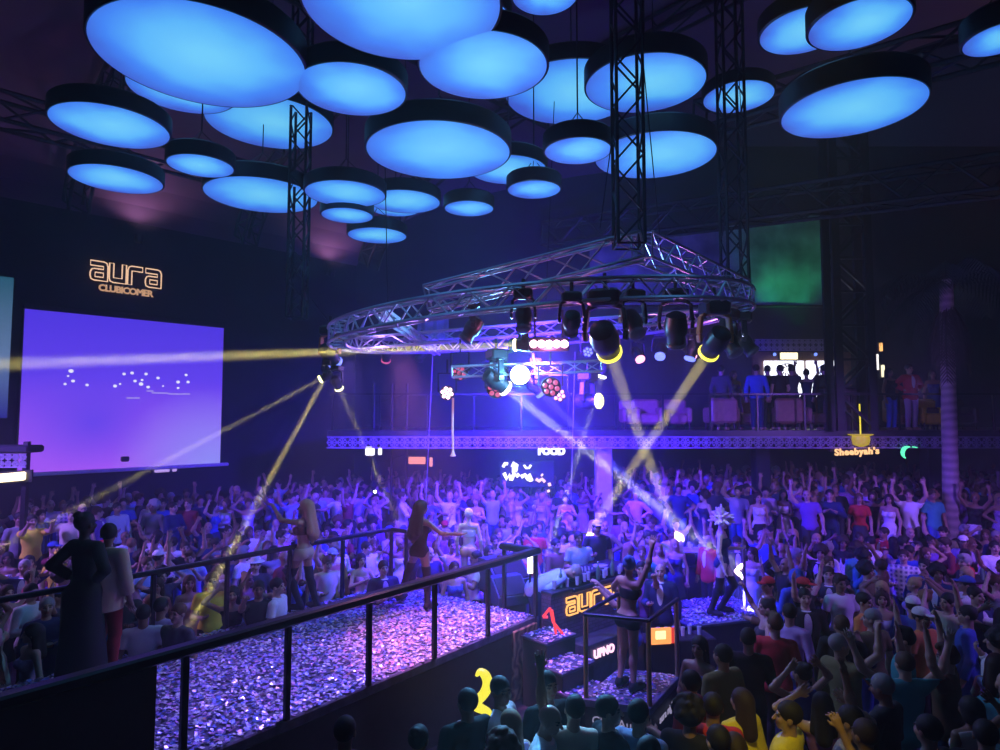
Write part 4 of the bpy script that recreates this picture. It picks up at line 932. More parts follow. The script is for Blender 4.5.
beam(516, 345, 9.9, 60, 362, 11.2, YEL, 2600*BP, 1.8, 'lens_warm', 'moving light with white lens shooting a level yellow beam', bodym='yoke_black', size=.7)
beam(609, 351, 8.7, 672, 525, 14.8, YEL, 1300*BP, 1.4, 'lens_yellow', 'large black moving light with yellow lens on the ring, near the star lamp', size=1.25)
beam(709, 352, 9.8, 598, 520, 15.2, YEL, 1900*BP, 1.4, 'lens_yellow', 'moving light with orange yoke and yellow lens by the ring end', yoke='yoke_orange', size=1.15)
beam(505, 388, 11., 757, 583, 13.2, (1., .93, .6), 2600*BP, 1.6, 'lens_white', 'moving light under the star lamp shooting the thick pale beam')
beam(602, 376, 13.6, 551, 545, 13.6, (.95, .9, .6), 700*BP, 1.2, 'lens_white', 'small moving light with pale beam falling beside the white column', size=.7)
beam(326, 376, 12.6, 213, 583, 9.7, YEL, 700*BP, 1.4, 'lens_warm', 'moving light with yellow beam at the ring end toward the big screen', size=.6)
beam(321, 379, 12.0, 46, 524, 11.0, YEL, 500*BP, 1.3, 'lens_warm', 'lower moving light at the ring end, its beam crossing the big screen', size=.55)
beam(339, 388, 12.2, 404, 535, 14.5, YEL, 500*BP, 1.3, 'lens_warm', 'small moving light at the ring end, beam falling behind the stage dancers', size=.6)
beam(541, 392, 11.6, 738, 592, 12.2, (.06, .05, 1.), 5000*BP, 3., 'lens_blue', 'moving light beside the star lamp shooting the blue beam', size=.9)
beam(690, 358, 14.2, 640, 520, 14., BLU, 300*BP, 8, 'lens_blue', 'far moving light with blue lens behind the orange yoke light', size=.9)
beam(335, 362, 12.2, 420, 480, 15., BLU, 300*BP, 9, 'lens_blue', 'orange yoke moving light with blue glow at the ring end', yoke='yoke_orange', size=1.0)
# star lamp that faces the balcony
p, a = moving_head(520, 375, 10.8, (0.2, 0, 4.6), 'lens_star', 'dazzling blue white star lamp in the middle of the ring', size=1.15)
spot(p+a*.12, (.3, 6, 2.2), (.12, .5, 1.), 3500, math.radians(24), .9, .06); spill(p+a*.2, (.12, .5, 1.), 260, .05)
lamp_mat('lens_cream', (1., .85, .25), 3.); p, a = moving_head(598, 401, 13.2, (9.0, 8.3, 4.6), 'lens_cream', 'moving light with broad cream lens facing the balcony, low under the ring', size=1.15)
# dark heads in the near half of the ring
for (u, v, Y, tg, lb, sz, lens) in ((523, 328, 8.3, (0, 6, 0), 'black moving light on the near ring in front of the pink strip lamp', .72, 'lens_dark'), (571, 331, 8.2, (1, 14, 1), 'black moving light on the near ring, second before the pink strip lamp', .72, 'lens_dark'), (637, 333, 8.6, (3, 5, 0), 'black moving light with pale frame on the near ring', .85, 'lens_dark'), (676, 343, 9.2, (3.2, 12, 0), 'tall black moving light seen against the far ring', 1.05, 'lens_dark'), (735, 352, 10.4, (6, 8, 0), 'black moving light at the ring end beside the orange yoke light', 1., 'lens_dark'), (752, 351, 11.4, (9, 10, 0), 'outermost black moving light at the ring end', 1., 'lens_dark'), (466, 338, 9.4, (-4, 9, 0), 'black moving light below the sloping truss', .8, 'lens_dark'), (386, 360, 15., (-4, 20, 0), 'small black moving light on the far ring', .8, 'lens_red'), (419, 359, 15.4, (-4, 12, 0), 'small black moving light on the far ring beside the white strut', .8, 'lens_dark'), (660, 356, 15.4, (2, 10, 0), 'small black moving light with violet lens on the far ring', .9, 'lens_blue'), (640, 359, 15.6, (5, 10, 0), 'small black moving light with pink lens on the far ring', .85, 'lens_pink'), (692, 356, 15., (5, 10, 0), 'small black moving light with pink lens next to the violet one', .8, 'lens_pink')):
    moving_head(u, v, Y, tg, lens, lb, size=sz)
# red wash lamps: clusters of small lenses
def wash(u, v, Y, target, label, lens, r=.17):
    c = at(u, v, Y); aim = (Vector(target)-c).normalized(); t = thing('wash_lamp', c, label, 'stage light'); a = aim.orthogonal().normalized(); b = aim.cross(a)
    MB().lathe(c, aim, [(.05, -.3), (r*.9, -.22), (r, -.02), (r*.96, 0), (r*.9, -.01)], 20).build('head', 'yoke_black', t, True)
    for k in range(7):
        q = c+aim*.0+((a*math.cos(k*PI/3)+b*math.sin(k*PI/3))*r*.6 if k < 6 else Vector()); MB().lathe(q, aim, [(r*.25, -.02), (r*.25, .01), (r*.14, .025)], 10).build('lens', lens, t, True)
    y = MB(); top = Vector((c.x, c.y, c.z+.34))-aim*.12
    for s in (-1, 1):
        h = Vector((a.x, a.y, 0)); h = h.normalized() if h.length > .1 else Vector((1, 0, 0)); y.bar(c-aim*.12+h*s*(r+.03), top+h*s*(r+.03), .05, .02, h)
    y.bar(top-h*(r+.04), top+h*(r+.04), .05, .02); y.tube([top, top+Vector((0, 0, .25))], .02, 6); y.build('mounting_yoke', 'yoke_black', t)
    return c+aim*.06
cam_t = (0, 0, 3.2)
wash(496, 389, 11., (-1.2, 0, 3.), 'red lensed wash lamp under the star lamp', 'lens_red'); wash(551, 387, 10.6, (.6, 0, 3.), 'red lensed wash lamp above the red one with a pink glow', 'lens_red'); wash(559, 395, 11.4, (.8, 0, 3.), 'pink lensed wash lamp, lowest below the star lamp', 'lens_pink', .13)
wash(459, 373, 11.6, (-2, 2, 2.), 'red lensed wash lamp on the low bar truss end', 'lens_red', .15)
wash(447, 393, 11.4, (-.5, 0, 3.6), 'bright pinkish wash lamp at the top of the hanging rope', 'lens_pinkwhite', .13)
wash(488, 379, 12.5, (0, 0, 3.6), 'small white wash lamp beside the star lamp', 'lens_white', .1)
wash(588, 352, 13.5, (1, 0, 3.6), 'pale blue wash lamp behind the large yellow lens light', 'lens_blue', .12)
# strip lamp with five glowing cells
c = at(549, 344, 9.25); t = thing('strip_lamp', c, 'pink white strip lamp of five bright cells on the ring', 'stage light')
MB().box(c+Vector((0, .06, 0)), (.58, .12, .2), bev=.02).build('housing', 'yoke_black', t)
lamp_mat('strip_cell', (1., .55, .72), 16.); spill(c+Vector((0, -.1, -.1)), (1., .2, .55), 60)
for k in range(5): MB().lathe(c+Vector((-.22+k*.11, 0, 0)), (0, -1, -.1), [(.056, 0), (.054, .02), (.03, .03)], 12).build('lens', 'strip_cell', t, True)
MB().bar(c+Vector((-.2, .06, .1)), c+Vector((-.2, .06, .5)), .03, .03).build('mounting_bracket', 'black_metal', t); MB().bar(c+Vector((.2, .06, .1)), c+Vector((.2, .06, .5)), .03, .03).build('mounting_bracket', 'black_metal', t)
t = thing('hanging_rope', at(453, 400, 11.6), 'rope with painted pinkish glow hanging from the bright wash lamp with an end tassel', 'rope')
MB().tube([at(453, 398, 11.6), at(452.6, 430, 11.6), at(453, 452, 11.6)], .022, 6).build('rope', mat('rope_painted_glow', (.9, .6, .6), .8, emit=(1., .45, .5), strength=.35), t, True); MB().lathe(at(453, 451, 11.6), (0, 0, -1), [(.022, 0), (.03, .04), (.055, .09), (.02, .1)], 10).build('tassel', 'rope_painted_glow', t, True)  # emission stands in for the wash lamp's light on rope and tassel

# ------------------------------------------------------------------ catwalk stage
SD, SN = Vector((.618, .786, 0)), Vector((-.786, .618, 0)); E0 = Vector((-3.75, 4.88, 0)); SL, SWD, SZ = 6.97, 3.25, 1.1
def sp(t, s=0., z=0.): return E0+SD*t+SN*s+Vector((0, 0, z))
t = thing('catwalk_stage', sp(2, SWD/2), 'long raised catwalk stage covered in confetti behind the black railing', 'stage')
MB().obox(sp((SL-4)/2, SWD/2, SZ-.06), SD*(SL+4)/2, SN*SWD/2, Vector((0, 0, .06)), bev=.015).build('deck', mat('deck_blue', (.10, .10, .16), .5, noise=.4), t)
MB().obox(sp((SL-4)/2, .06, (SZ-.12)/2), SD*((SL+4)/2-.02), SN*.05, Vector((0, 0, (SZ-.12)/2))).build('skirt', 'stage_skirt', t)
MB().obox(sp((SL-4)/2, SWD-.06, (SZ-.12)/2), SD*((SL+4)/2-.02), SN*.05, Vector((0, 0, (SZ-.12)/2))).build('skirt', 'stage_skirt', t)
MB().obox(sp(SL-.06, SWD/2, (SZ-.12)/2), SN*(SWD/2-.15), SD*.05, Vector((0, 0, (SZ-.12)/2))).build('skirt', 'stage_skirt', t)
m = mat('swirl_wood', (.2, .15, .07), .5); n = m.node_tree.nodes; l = m.node_tree.links; tc = n.new('ShaderNodeTexCoord'); wv = n.new('ShaderNodeTexWave'); wv.inputs['Scale'].default_value = 3.5; wv.inputs['Distortion'].default_value = 9; wv.inputs['Detail'].default_value = 1; wv.inputs['Detail Scale'].default_value = 1.2
rr = n.new('ShaderNodeValToRGB'); rr.color_ramp.elements[0].color = (.05, .04, .03, 1); rr.color_ramp.elements[1].color = (.3, .24, .12, 1); l.new(tc.outputs['Object'], wv.inputs['Vector']); l.new(wv.outputs['Fac'], rr.inputs['Fac']); l.new(rr.outputs['Color'], n['Principled BSDF'].inputs['Base Color'])
MB().obox(sp(SL-.32, -.02, .52), SD*.30, SN*.03, Vector((0, 0, .5)), bev=.01).build('swirl_panel', 'swirl_wood', t)
# confetti: one uncountable thing per surface
FC = [('foil_white', (.8, .8, .85), .3, .3), ('foil_blue', (.25, .35, .9), .3, .4), ('foil_pink', (.85, .45, .75), .35, .3), ('foil_lilac', (.55, .42, .9), .4, .2), ('foil_dark', (.08, .08, .2), .5, .2), ('foil_gold', (.95, .6, .3), .25, .5)]
for k in FC: mat(k[0], k[1], k[2], k[3])
def confetti(name, n, pick, label, size=(.013, .024), parent=None):
    rr = random.Random(len(label)); mb = MB(); N = [k[0] for k in FC]
    for i in range(n):
        p = pick(rr); a = rr.uniform(0, 6.28); ti, tj = rr.gauss(0, .22), rr.gauss(0, .22); s, w = rr.uniform(*size), rr.uniform(.6, 1.)
        ex = Vector((math.cos(a), math.sin(a), ti))*s; ey = Vector((-math.sin(a), math.cos(a), tj))*s*w
        mb.add([p-ex-ey, p+ex-ey, p+ex+ey, p-ex+ey], [(0, 1, 2, 3)], rr.choices(range(6), (34, 22, 12, 22, 16, 2))[0])
    o = mb.build(name, N); return tag(o, label, 'confetti', None, 'stuff')
confetti('confetti', 27000, lambda r: sp(r.uniform(-1.6, SL-.02), r.uniform(.02, SWD-.02), SZ+r.uniform(.004, .022)), 'foil confetti strewn thickly over the catwalk stage')
# railings
def railing(label, pts, posts, w=.14, h=.1, z=SZ, H=1.05, infill=None):
    t = thing('stage_railing', pts[0], label, 'railing')
    for a, b in zip(pts, pts[1:]):
        d = (b-a).normalized()*w*.5; MB().bar(a-d+Vector((0, 0, H-h/2)), b+d+Vector((0, 0, H-h/2)), w, h, bev=.02).build('top_rail', 'rail_paint', t)
    for p in posts: MB().box((p.x, p.y, z+(H-h)/2), (.06, .06, H-h), math.atan2(SD.y, SD.x), bev=.008).build('post', 'rail_paint', t)
    return t
PT = [-1.8, -.7, .38, 1.466, 2.53, 3.61, 4.70, 5.79, SL]
t = railing('black railing along the near edge of the confetti stage', [sp(-3, 0, SZ), sp(SL, 0, SZ), sp(SL, .62, SZ)], [sp(x, .0, 0) for x in PT]+[sp(SL, .62, 0)])
u157 = 1.2
MB().obox(sp((u157-3)/2, -.02, SZ+.4), SD*(u157+3)/2, SN*.015, Vector((0, 0, .54))).build('infill_panel', 'panel_dark', t)
railing('black railing along the far edge of the confetti stage', [sp(-3, SWD-.05, SZ), sp(SL-.1, SWD-.05, SZ), sp(SL-.1, SWD-.45, SZ)], [sp(x, SWD-.05, 0) for x in (-1.6, -.55, .5, 1.55, 2.6, 3.65, 4.7, 5.75, SL-.1)]+[sp(SL-.1, SWD-.45, 0)], w=.07, h=.07)
# monitors on the stage end
def wedge(c, rz, s, label, m='monitor_blue'):
    t = thing('monitor_speaker', c, label, 'speaker'); ca, sa = math.cos(rz), math.sin(rz)
    def T(x, y, z): return Vector((c[0]+x*ca-y*sa, c[1]+x*sa+y*ca, c[2]+z))
    w, d, h = .5*s, .4*s, .36*s; v = [T(-w/2, -d/2, 0), T(w/2, -d/2, 0), T(w/2, d/2, 0), T(-w/2, d/2, 0), T(-w/2, -d/2, h*.35), T(w/2, -d/2, h*.35), T(w/2, d*.1, h), T(-w/2, d*.1, h), T(w/2, d/2, h), T(-w/2, d/2, h)]
    MB().add(v, [(3, 2, 1, 0), (0, 1, 5, 4), (4, 5, 6, 7), (7, 6, 8, 9), (2, 3, 9, 8), (1, 2, 8, 6, 5), (3, 0, 4, 7, 9)]).build('cabinet', m, t)
    g = [T(-w*.44, -d*.46, h*.40), T(w*.44, -d*.46, h*.40), T(w*.44, d*.06, h*.965), T(-w*.44, d*.06, h*.965)]; off = (g[1]-g[0]).cross(g[3]-g[0]).normalized()*.012
    MB().add([p+off for p in g]+[p-off*.2 for p in g], [(0, 1, 2, 3), (4, 7, 6, 5), (0, 4, 5, 1), (1, 5, 6, 2), (2, 6, 7, 3), (3, 7, 4, 0)]).build('grille', 'black_plastic', t)
mat('monitor_blue', (.05, .06, .12), .45, noise=.2)
q = at_z(508, 602, SZ); wedge((q.x, q.y, SZ), PI*.15, 1.15, 'dark wedge monitor speaker lying on the confetti stage end')
q = at_z(481, 585, SZ); wedge((q.x, q.y, SZ), PI*.2, .8, 'smaller wedge monitor speaker behind the dark wedge on the stage end')
# glowing S and stand made up for a yellow beam's hit, before the skirt
def c_(u, v): return at(u, v, 8.4)
t = thing('beam_hit_shape', (c_(483, 700).x, 8.4, 0), 'added glowing yellow S shape for a beam hit in front of the stage skirt', 'lamp')
lamp_mat('beam_hit_glow', (1., .9, .06), 1.05)
pp = [c_(u, v) for u, v in ((476, 676), (480, 672), (485, 675), (487.5, 682), (486, 690), (482, 696), (477, 701), (477, 706), (482, 709), (488, 712), (491, 717), (492, 722))]
rs = [.015, .045, .06, .066, .064, .06, .062, .065, .055, .045, .03, .012]; mb = MB(); PP = []
for i in range(len(pp)-1):
    a_, b_, c_1, d_ = pp[max(i-1, 0)], pp[i], pp[i+1], pp[min(i+2, len(pp)-1)]
    for k in range(4): x = k/4; PP.append((((b_*2)+(c_1-a_)*x+(a_*2-b_*5+c_1*4-d_)*x*x+(b_*3-a_-c_1*3+d_)*x**3)*.5, rs[i]*(1-x)+rs[i+1]*x))
n0_ = len(mb.v); mb.tube([q[0] for q in PP], 1., 10); ctrs = [q[0] for q in PP]
for i, (cc_, r_) in enumerate(PP):
    for k in range(10): mb.v[i*10+k] = cc_+(mb.v[i*10+k]-cc_)*r_
mb.build('tube', 'beam_hit_glow', t, True)
q = c_(482, 722); MB().tube([(q.x, 8.45, 0), (q.x, 8.45, .45)], .02, 8).build('pole', 'black_metal', t, True); MB().lathe((q.x, 8.45, 0), (0, 0, 1), [(.18, 0), (.18, .02), (.03, .04)], 20).build('base', 'black_metal', t, True)
# white tube lamp at the stage corner
p = sp(SL+.1, .3, 0); t = thing('tube_lamp', p, 'bright white tube lamp standing at the railing corner by the booth', 'lamp'); lamp_mat('tube_white', (1., .95, .7), 3.)
q0, q1 = at(534.5, 573, p.y), at(536, 549, p.y); q0.x = q1.x = p.x+.1
MB().tube([(q0.x, p.y, 0), (q0.x, p.y, q0.z)], .02, 8).build('stand', 'black_metal', t, True); MB().tube([q0, q1], .045, 8).build('tube', 'tube_white', t, True); MB().lathe((q0.x, p.y, 0), (0, 0, 1), [(.16, 0), (.16, .02), (.03, .03)], 16).build('base', 'black_metal', t, True)

# ------------------------------------------------------------------ dj booth
FD, FN = Vector((.736, .677, 0)), Vector((.677, -.736, 0)); B0 = Vector((.78, 10.15, 0)); BL = 2.55
def bp(t, n=0., z=0.): return B0+FD*t+FN*n+Vector((0, 0, z))
t = thing('dj_booth', bp(BL/2, -.4), 'brick fronted dj booth with amber aura letters beside the stage end', 'dj booth')
m = mat('booth_brick', (.1, .06, .1), .6); n = m.node_tree.nodes; l = m.node_tree.links; tc = n.new('ShaderNodeTexCoord'); mp = n.new('ShaderNodeMapping'); mp.inputs['Rotation'].default_value = (PI/2, 0, 0); br = n.new('ShaderNodeTexBrick'); br.inputs['Scale'].default_value = 4.5
br.inputs['Color1'].default_value = (.12, .08, .16, 1); br.inputs['Color2'].default_value = (.08, .05, .1, 1); br.inputs['Mortar'].default_value = (.02, .02, .03, 1); l.new(tc.outputs['Object'], mp.inputs['Vector']); l.new(mp.outputs['Vector'], br.inputs['Vector']); l.new(br.outputs['Color'], n['Principled BSDF'].inputs['Base Color'])
MB().obox(bp(BL/2, -.1, .73), FD*BL/2, FN*.1, Vector((0, 0, .73))).build('front_panel', 'booth_brick', t)
MB().obox(bp(BL/2+.27, -.45, 1.46), FD*(BL/2-.21), FN*.5, Vector((0, 0, .04)), bev=.015).build('counter', 'black_plastic', t)
for x in (.6, BL-.05): MB().obox(bp(x, -.52, .71), FD*.05, FN*.34, Vector((0, 0, .71))).build('side_panel', 'stage_skirt', t)
MB().obox(bp(.2, -.6, .25), FD*.28, FN*.4, Vector((0, 0, .25)), bev=.01).build('riser', 'stage_skirt', t)
MB().obox(bp(BL/2, -.1, 1.475), FD*BL/2, FN*.12, Vector((0, 0, .025)), bev=.01).build('ledge', 'black_plastic', t)
MB().obox(bp(BL/2+.15, .2, .36), FD*(BL/2-.2), FN*.18, Vector((0, 0, .36)), bev=.01).build('bench', mat('bench_blue', (.06, .06, .12), .4, noise=.3), t)
l0 = bp(.33, .02, 1.1); logo('aura @', l0, FD, (0, 0, 1), .27, .016, 'amber_tube', t, gap=.55, back='black_plastic')
lamp_mat('shelf_letters', (1., .55, .75), 1.8); text('UPNO', 'shelf_lettering', 'shelf_letters', t, bp(.78, .4, .5), FD, (0, 0, 1), .18, depth=.01, bold=.006)
# equipment on the booth
def onb(x, n, z=1.50): return bp(x, n, z)
t = thing('dj_mixer', onb(1.3, -.4), 'black dj mixer with knobs in the middle of the booth counter', 'mixer')
MB().obox(onb(1.3, -.42, 1.54), FD*.2, FN*.18, Vector((0, 0, .04)), bev=.01).build('case', 'black_plastic', t)
for i in range(4):
    for j in range(3): MB().lathe(onb(1.16+i*.09, -.52+j*.08, 1.58), (0, 0, 1), [(.018, 0), (.014, .03)], 8).build('knob', 'silver_foil', t, True)
for k, lb in ((.88, 'dj turntable deck on the booth near the white tube lamp'), (1.72, 'dj turntable deck on the booth far from the white tube lamp')):
    t = thing('dj_deck', onb(k, -.4), lb, 'turntable'); MB().obox(onb(k, -.42, 1.54), FD*.18, FN*.18, Vector((0, 0, .04)), bev=.01).build('case', 'black_plastic', t); MB().lathe(onb(k, -.42, 1.58), (0, 0, 1), [(.13, 0), (.13, .02), (.02, .025)], 24).build('platter', 'silver_foil', t, True)
    MB().bar(onb(k+.14, -.3, 1.6), onb(k+.08, -.42, 1.61), .015, .015).build('tonearm', 'chrome', t)
wedge(tuple(bp(.62, -1.7, 1.15)), PI*.2, 1.5, 'large blue lit monitor speaker on a stand behind the booth')
MB_ = MB(); q = bp(.62, -1.7, 0); t = thing('speaker_stand', q, 'black box stand under the large monitor behind the booth', 'stand'); MB().box((q.x, q.y, .55), (.6, .5, 1.1), PI*.2, bev=.02).build('box', 'black_plastic', t); MB().box((q.x, q.y, 1.125), (.7, .56, .05), PI*.2).build('plate', 'black_metal', t)
def bottle(p, label, h=.3, m='glass_bottle', grp=None):
    t = thing('bottle', p, label, 'bottle', grp); MB().lathe(p, (0, 0, 1), [(.036, 0), (.038, .01), (.038, h*.55), (.03, h*.66), (.014, h*.76), (.013, h*.92)], 12).build('body', m, t, True); MB().lathe(p+Vector((0, 0, h*.92)), (0, 0, 1), [(.015, 0), (.015, h*.08)], 10).build('cap', 'silver_foil', t, True); return t
def glass(p, label, grp=None, h=.13): return tag(MB().lathe(p, (0, 0, 1), [(.028, 0), (.036, h), (.032, h), (.025, .012)], 12).build('drinking_glass', 'glass_clear', None, True, origin=p), label, 'glass', grp)
rr = random.Random(4)
for i in range(16):
    p = onb(.25+i*.14+rr.uniform(-.03, .03), -.1+rr.uniform(-.06, .05), 1.50)
    (bottle if i % 3 == 1 else glass)(p, 'green bottle standing among glasses on the dj booth counter' if i % 3 == 1 else 'clear drinking glass on the front edge of the dj booth counter', grp='bottles on the booth counter' if i % 3 == 1 else 'glasses on the booth counter')
# red letter A lamp and the steps with confetti
t = thing('neon_sign', at(551, 628, 9.6), 'red glowing A-shaped lamp on the stage end beside the booth', 'sign'); lamp_mat('red_tube', (1., .05, .06), 1.4)
for a, b in (((543, 617), (550, 608)), ((550, 608), (553, 622)), ((553, 622), (563, 634)), ((552, 610), (556, 634)), ((543, 617), (548, 617))): MB().tube([at(*a, 9.62), at(*b, 9.62)], .02, 6).build('tube', 'red_tube', t, True)
for i, (u, v, z, w, lb) in enumerate(((549, 634, 1.0, .62, 'tallest black step box with confetti by the stage end'), (565, 662, .76, .66, 'middle black step box with confetti by the stage end'), (581, 688, .5, .62, 'lowest black step box with confetti beside the railed podium'))):
    c = at_z(u, v, z); t = thing('step_box', (c.x, c.y, 0), lb, 'step'); an = math.atan2(FD.y, FD.x)
    MB().box((c.x, c.y, z/2-.02), (w, .5, z-.04), an, bev=.01).build('box', 'black_plastic', t); MB().box((c.x, c.y, z-.02), (w+.03, .53, .04), an, bev=.008).build('tread', 'monitor_blue', t)
    confetti('confetti', 150, lambda r: c+FD*r.uniform(-w/2, w/2)+FN*r.uniform(-.25, .25)+Vector((0, 0, .012)), 'foil confetti scattered on the %s step box' % ('tallest', 'middle', 'lowest')[i])
# low bar with an orange light panel
t = thing('low_bar', (2.65, 10.2, 0), 'low dark bar with an orange lit panel between the podiums', 'bar'); MB().box((2.7, 10.25, .42), (1.15, .42, .84), .15, bev=.02).build('counter', 'stage_skirt', t)
lamp_mat('orange_glow', (1., .32, .08), 1.5); lamp_mat('red_glow', (1., .06, .04), .8); lamp_mat('cream_glow', (1., .7, .3), 2.)
p = at(659, 636, 9.98); MB().obox(p, Vector((.19, .03, 0)), (0, .02, 0), Vector((0, 0, .12)), bev=.01).build('light_panel', 'orange_glow', t); MB().obox(p+Vector((.24, .036, 0)), (.05, .0075, 0), (0, .02, 0), (0, 0, .11)).build('light_panel', 'red_glow', t); MB().obox(p+Vector((.02, -.02, .02)), (.08, .012, 0), (0, .012, 0), (0, 0, .06), bev=.005).build('light_panel', 'cream_glow', t)
for i in range(7): glass(Vector((2.3+i*.13, 10.2+.02*i+.05*math.sin(i*3), .84)), 'drinking glass on the low bar with the orange panel', 'glasses on the low bar')
# ------------------------------------------------------------------ railed podium and dancer podium
Q = [Vector((1.08, 8.6, 0)), Vector((1.87, 8.34, 0)), Vector((2.5, 9.32, 0)), Vector((1.71, 9.58, 0))]; PZ = .6
t = thing('railed_podium', (Q[0]+Q[2])/2, 'small square podium with golden posts and a dark top rail', 'podium')
ctr = (Q[0]+Q[2])/2; ex, ey = (Q[1]-Q[0])/2, (Q[3]-Q[0])/2
MB().obox(ctr+Vector((0, 0, PZ-.05)), ex*1.04, ey*1.04, Vector((0, 0, .05)), bev=.01).build('deck', 'deck_blue', t); MB().obox(ctr+Vector((0, 0, (PZ-.1)/2)), ex*.98, ey*.98, Vector((0, 0, (PZ-.1)/2))).build('skirt', 'stage_skirt', t)
mat('brass_post', (.55, .42, .2), .3, .85, noise=.1)
for q in Q: d = (ctr-q)*.04; MB().tube([(q.x+d.x, q.y+d.y, PZ), (q.x+d.x, q.y+d.y, PZ+1.03)], .032, 10).build('post', 'brass_post', t, True)
for a, b in ((0, 1), (1, 2), (3, 0)):
    MB().bar(Q[a]+Vector((0, 0, PZ+1.05)), Q[b]+Vector((0, 0, PZ+1.05)), .05, .05, bev=.01).build('top_rail', 'rail_paint', t)
lamp_mat('fascia_text', (.55, .5, .8), .5)
for a, b in ((0, 1), (1, 2)):
    e = (Q[b]-Q[a]).normalized(); nn = e.cross(Vector((0, 0, 1))); text('Club Aura' if a == 0 else 'aura nights', 'fascia_lettering', 'fascia_text', t, (Q[a]+Q[b])/2+nn*.03+Vector((0, 0, PZ-.3)), e, (0, 0, 1), .15, depth=.004)
confetti('confetti', 420, lambda r: ctr+ex*r.uniform(-.95, .95)+ey*r.uniform(-.95, .95)+Vector((0, 0, PZ+r.uniform(.006, .02))), 'foil confetti lying on the railed podium deck')
c2 = at_z(712, 610, .64); t = thing('dance_podium', (c2.x, c2.y, 0), 'wide low podium heaped with confetti under the feathered dancer', 'podium')
MB().box((c2.x, c2.y, .3), (1.75, 1.3, .6), .3, bev=.02).build('skirt', 'stage_skirt', t); MB().box((c2.x, c2.y, .62), (1.85, 1.4, .05), .3, bev=.01).build('deck', 'deck_blue', t)
lamp_mat('white_glow', (.6, .65, 1.), .8); q = at_z(752, 604, .5); MB().box((q.x, q.y, .25), (.7, .5, .5), .3, bev=.02).build('lit_box', 'white_glow', t)
def pod(r):
    a, b = r.uniform(-.9, .9), r.uniform(-.68, .68); k = max(0, 1-((a+.15)/.7)**2-((b+.1)/.5)**2); return Vector((c2.x+a*math.cos(.3)-b*math.sin(.3), c2.y+a*math.sin(.3)+b*math.cos(.3), .655+k*.02*r.random()+r.uniform(0, .02)))
confetti('confetti', 1500, pod, 'foil confetti heaped on the wide low podium')
# poles beside the feathered dancer
p = at_z(739, 612, .64); q = at(739, 545, p.y); tag(MB().tube([(p.x+.15, p.y+.1, .64), (p.x+.15, p.y+.1, q.z+.1)], .03, 10).build('dance_pole', 'chrome', None, True), 'short chrome pole beside the feathered dancer', 'pole')
# ------------------------------------------------------------------ tables in the crowd
TABLES = []
def table(u, v, z, label, w=1.1, d=.6, rz=0., nb=4, ng=5, zf=None, light=True, where='', n0=0):
    p = at_z(u, v, z); zf = tier(p.x, p.y) if zf is None else zf; t = thing('bar_table', (p.x, p.y, zf), label, 'table'); TABLES.append((p.x, p.y, w, d))
    MB().box((p.x, p.y, z-.02), (w, d, .045), rz, bev=.01).build('tabletop', 'white_paint' if light else 'black_plastic', t)
    MB().tube([(p.x, p.y, zf+.03), (p.x, p.y, z-.04)], .04, 10).build('column', 'black_metal', t, True); MB().lathe((p.x, p.y, zf), (0, 0, 1), [(.24, 0), (.24, .02), (.05, .05)], 20).build('base', 'black_metal', t, True)
    r2 = random.Random(int(u)); c, s = math.cos(rz), math.sin(rz); pts = []
    for i in range(nb+ng):
        for _ in range(30):
            a, b = r2.uniform(-w/2+.06, w/2-.06), r2.uniform(-d/2+.06, d/2-.06)
            if all((a-x)**2+(b-y)**2 > .0095 for x, y in pts): break
        pts.append((a, b)); q = Vector((p.x+a*c-b*s, p.y+a*s+b*c, z+.003))
        if i < nb: bottle(q, 'bottle standing on the %s' % where, .3, 'glass_bottle' if r2.random() < .5 else 'glass_clear', 'bottles on the %s' % where)
        else: glass(q, 'drinking glass on the %s' % where, 'glasses on the %s' % where)
table(697, 549, 1.15, 'long pale bar table behind the booth, crossed by the blue beam', 1.7, .5, 0, 3, 4, where='long pale table behind the booth')
table(778, 571, 1.05, 'pale bar table with bottles between the podium and the palm, nearer the podium', 1.1, .5, 0, 4, 4, where='pale table past the wide podium'); table(852, 572.5, 1.05, 'pale bar table with bottles, next one toward the palm trunk', 1.15, .5, 0, 5, 3, where='pale table toward the palm trunk')
table(205, 560, 1.05, 'pale bar table with glasses beyond the far stage railing', 1.2, .6, .5, 2, 6, where='pale table beyond the far railing'); table(250, 548, 1.05, 'small bar table behind the person in white hat', .9, .5, .5, 2, 4, where='small table behind the white hat'); table(208, 515, 1.45, 'dark high table below the big screen corner', .9, .5, .7, 2, 3, where='dark high table below the screen', light=False, zf=.5); table(270, 506, 1.55, 'dark high table with bottles near the wall past the screen', .9, .5, .7, 3, 2, where='dark high table near the wall', light=False)
table(540, 537, 1.1, 'round looking bar table before the far crowd near the diagonal beam', 1.0, .7, 0, 2, 3, where='bar table near the diagonal beam', light=False); table(985, 578, 1.1, 'dark bar table past the palm trunk', 1.0, .6, 0, 2, 4, where='dark table past the palm', light=False); table(740, 557, 1.05, 'small bar table behind the feathered dancer', .8, .5, 0, 1, 4, where='small table behind the feathered dancer')
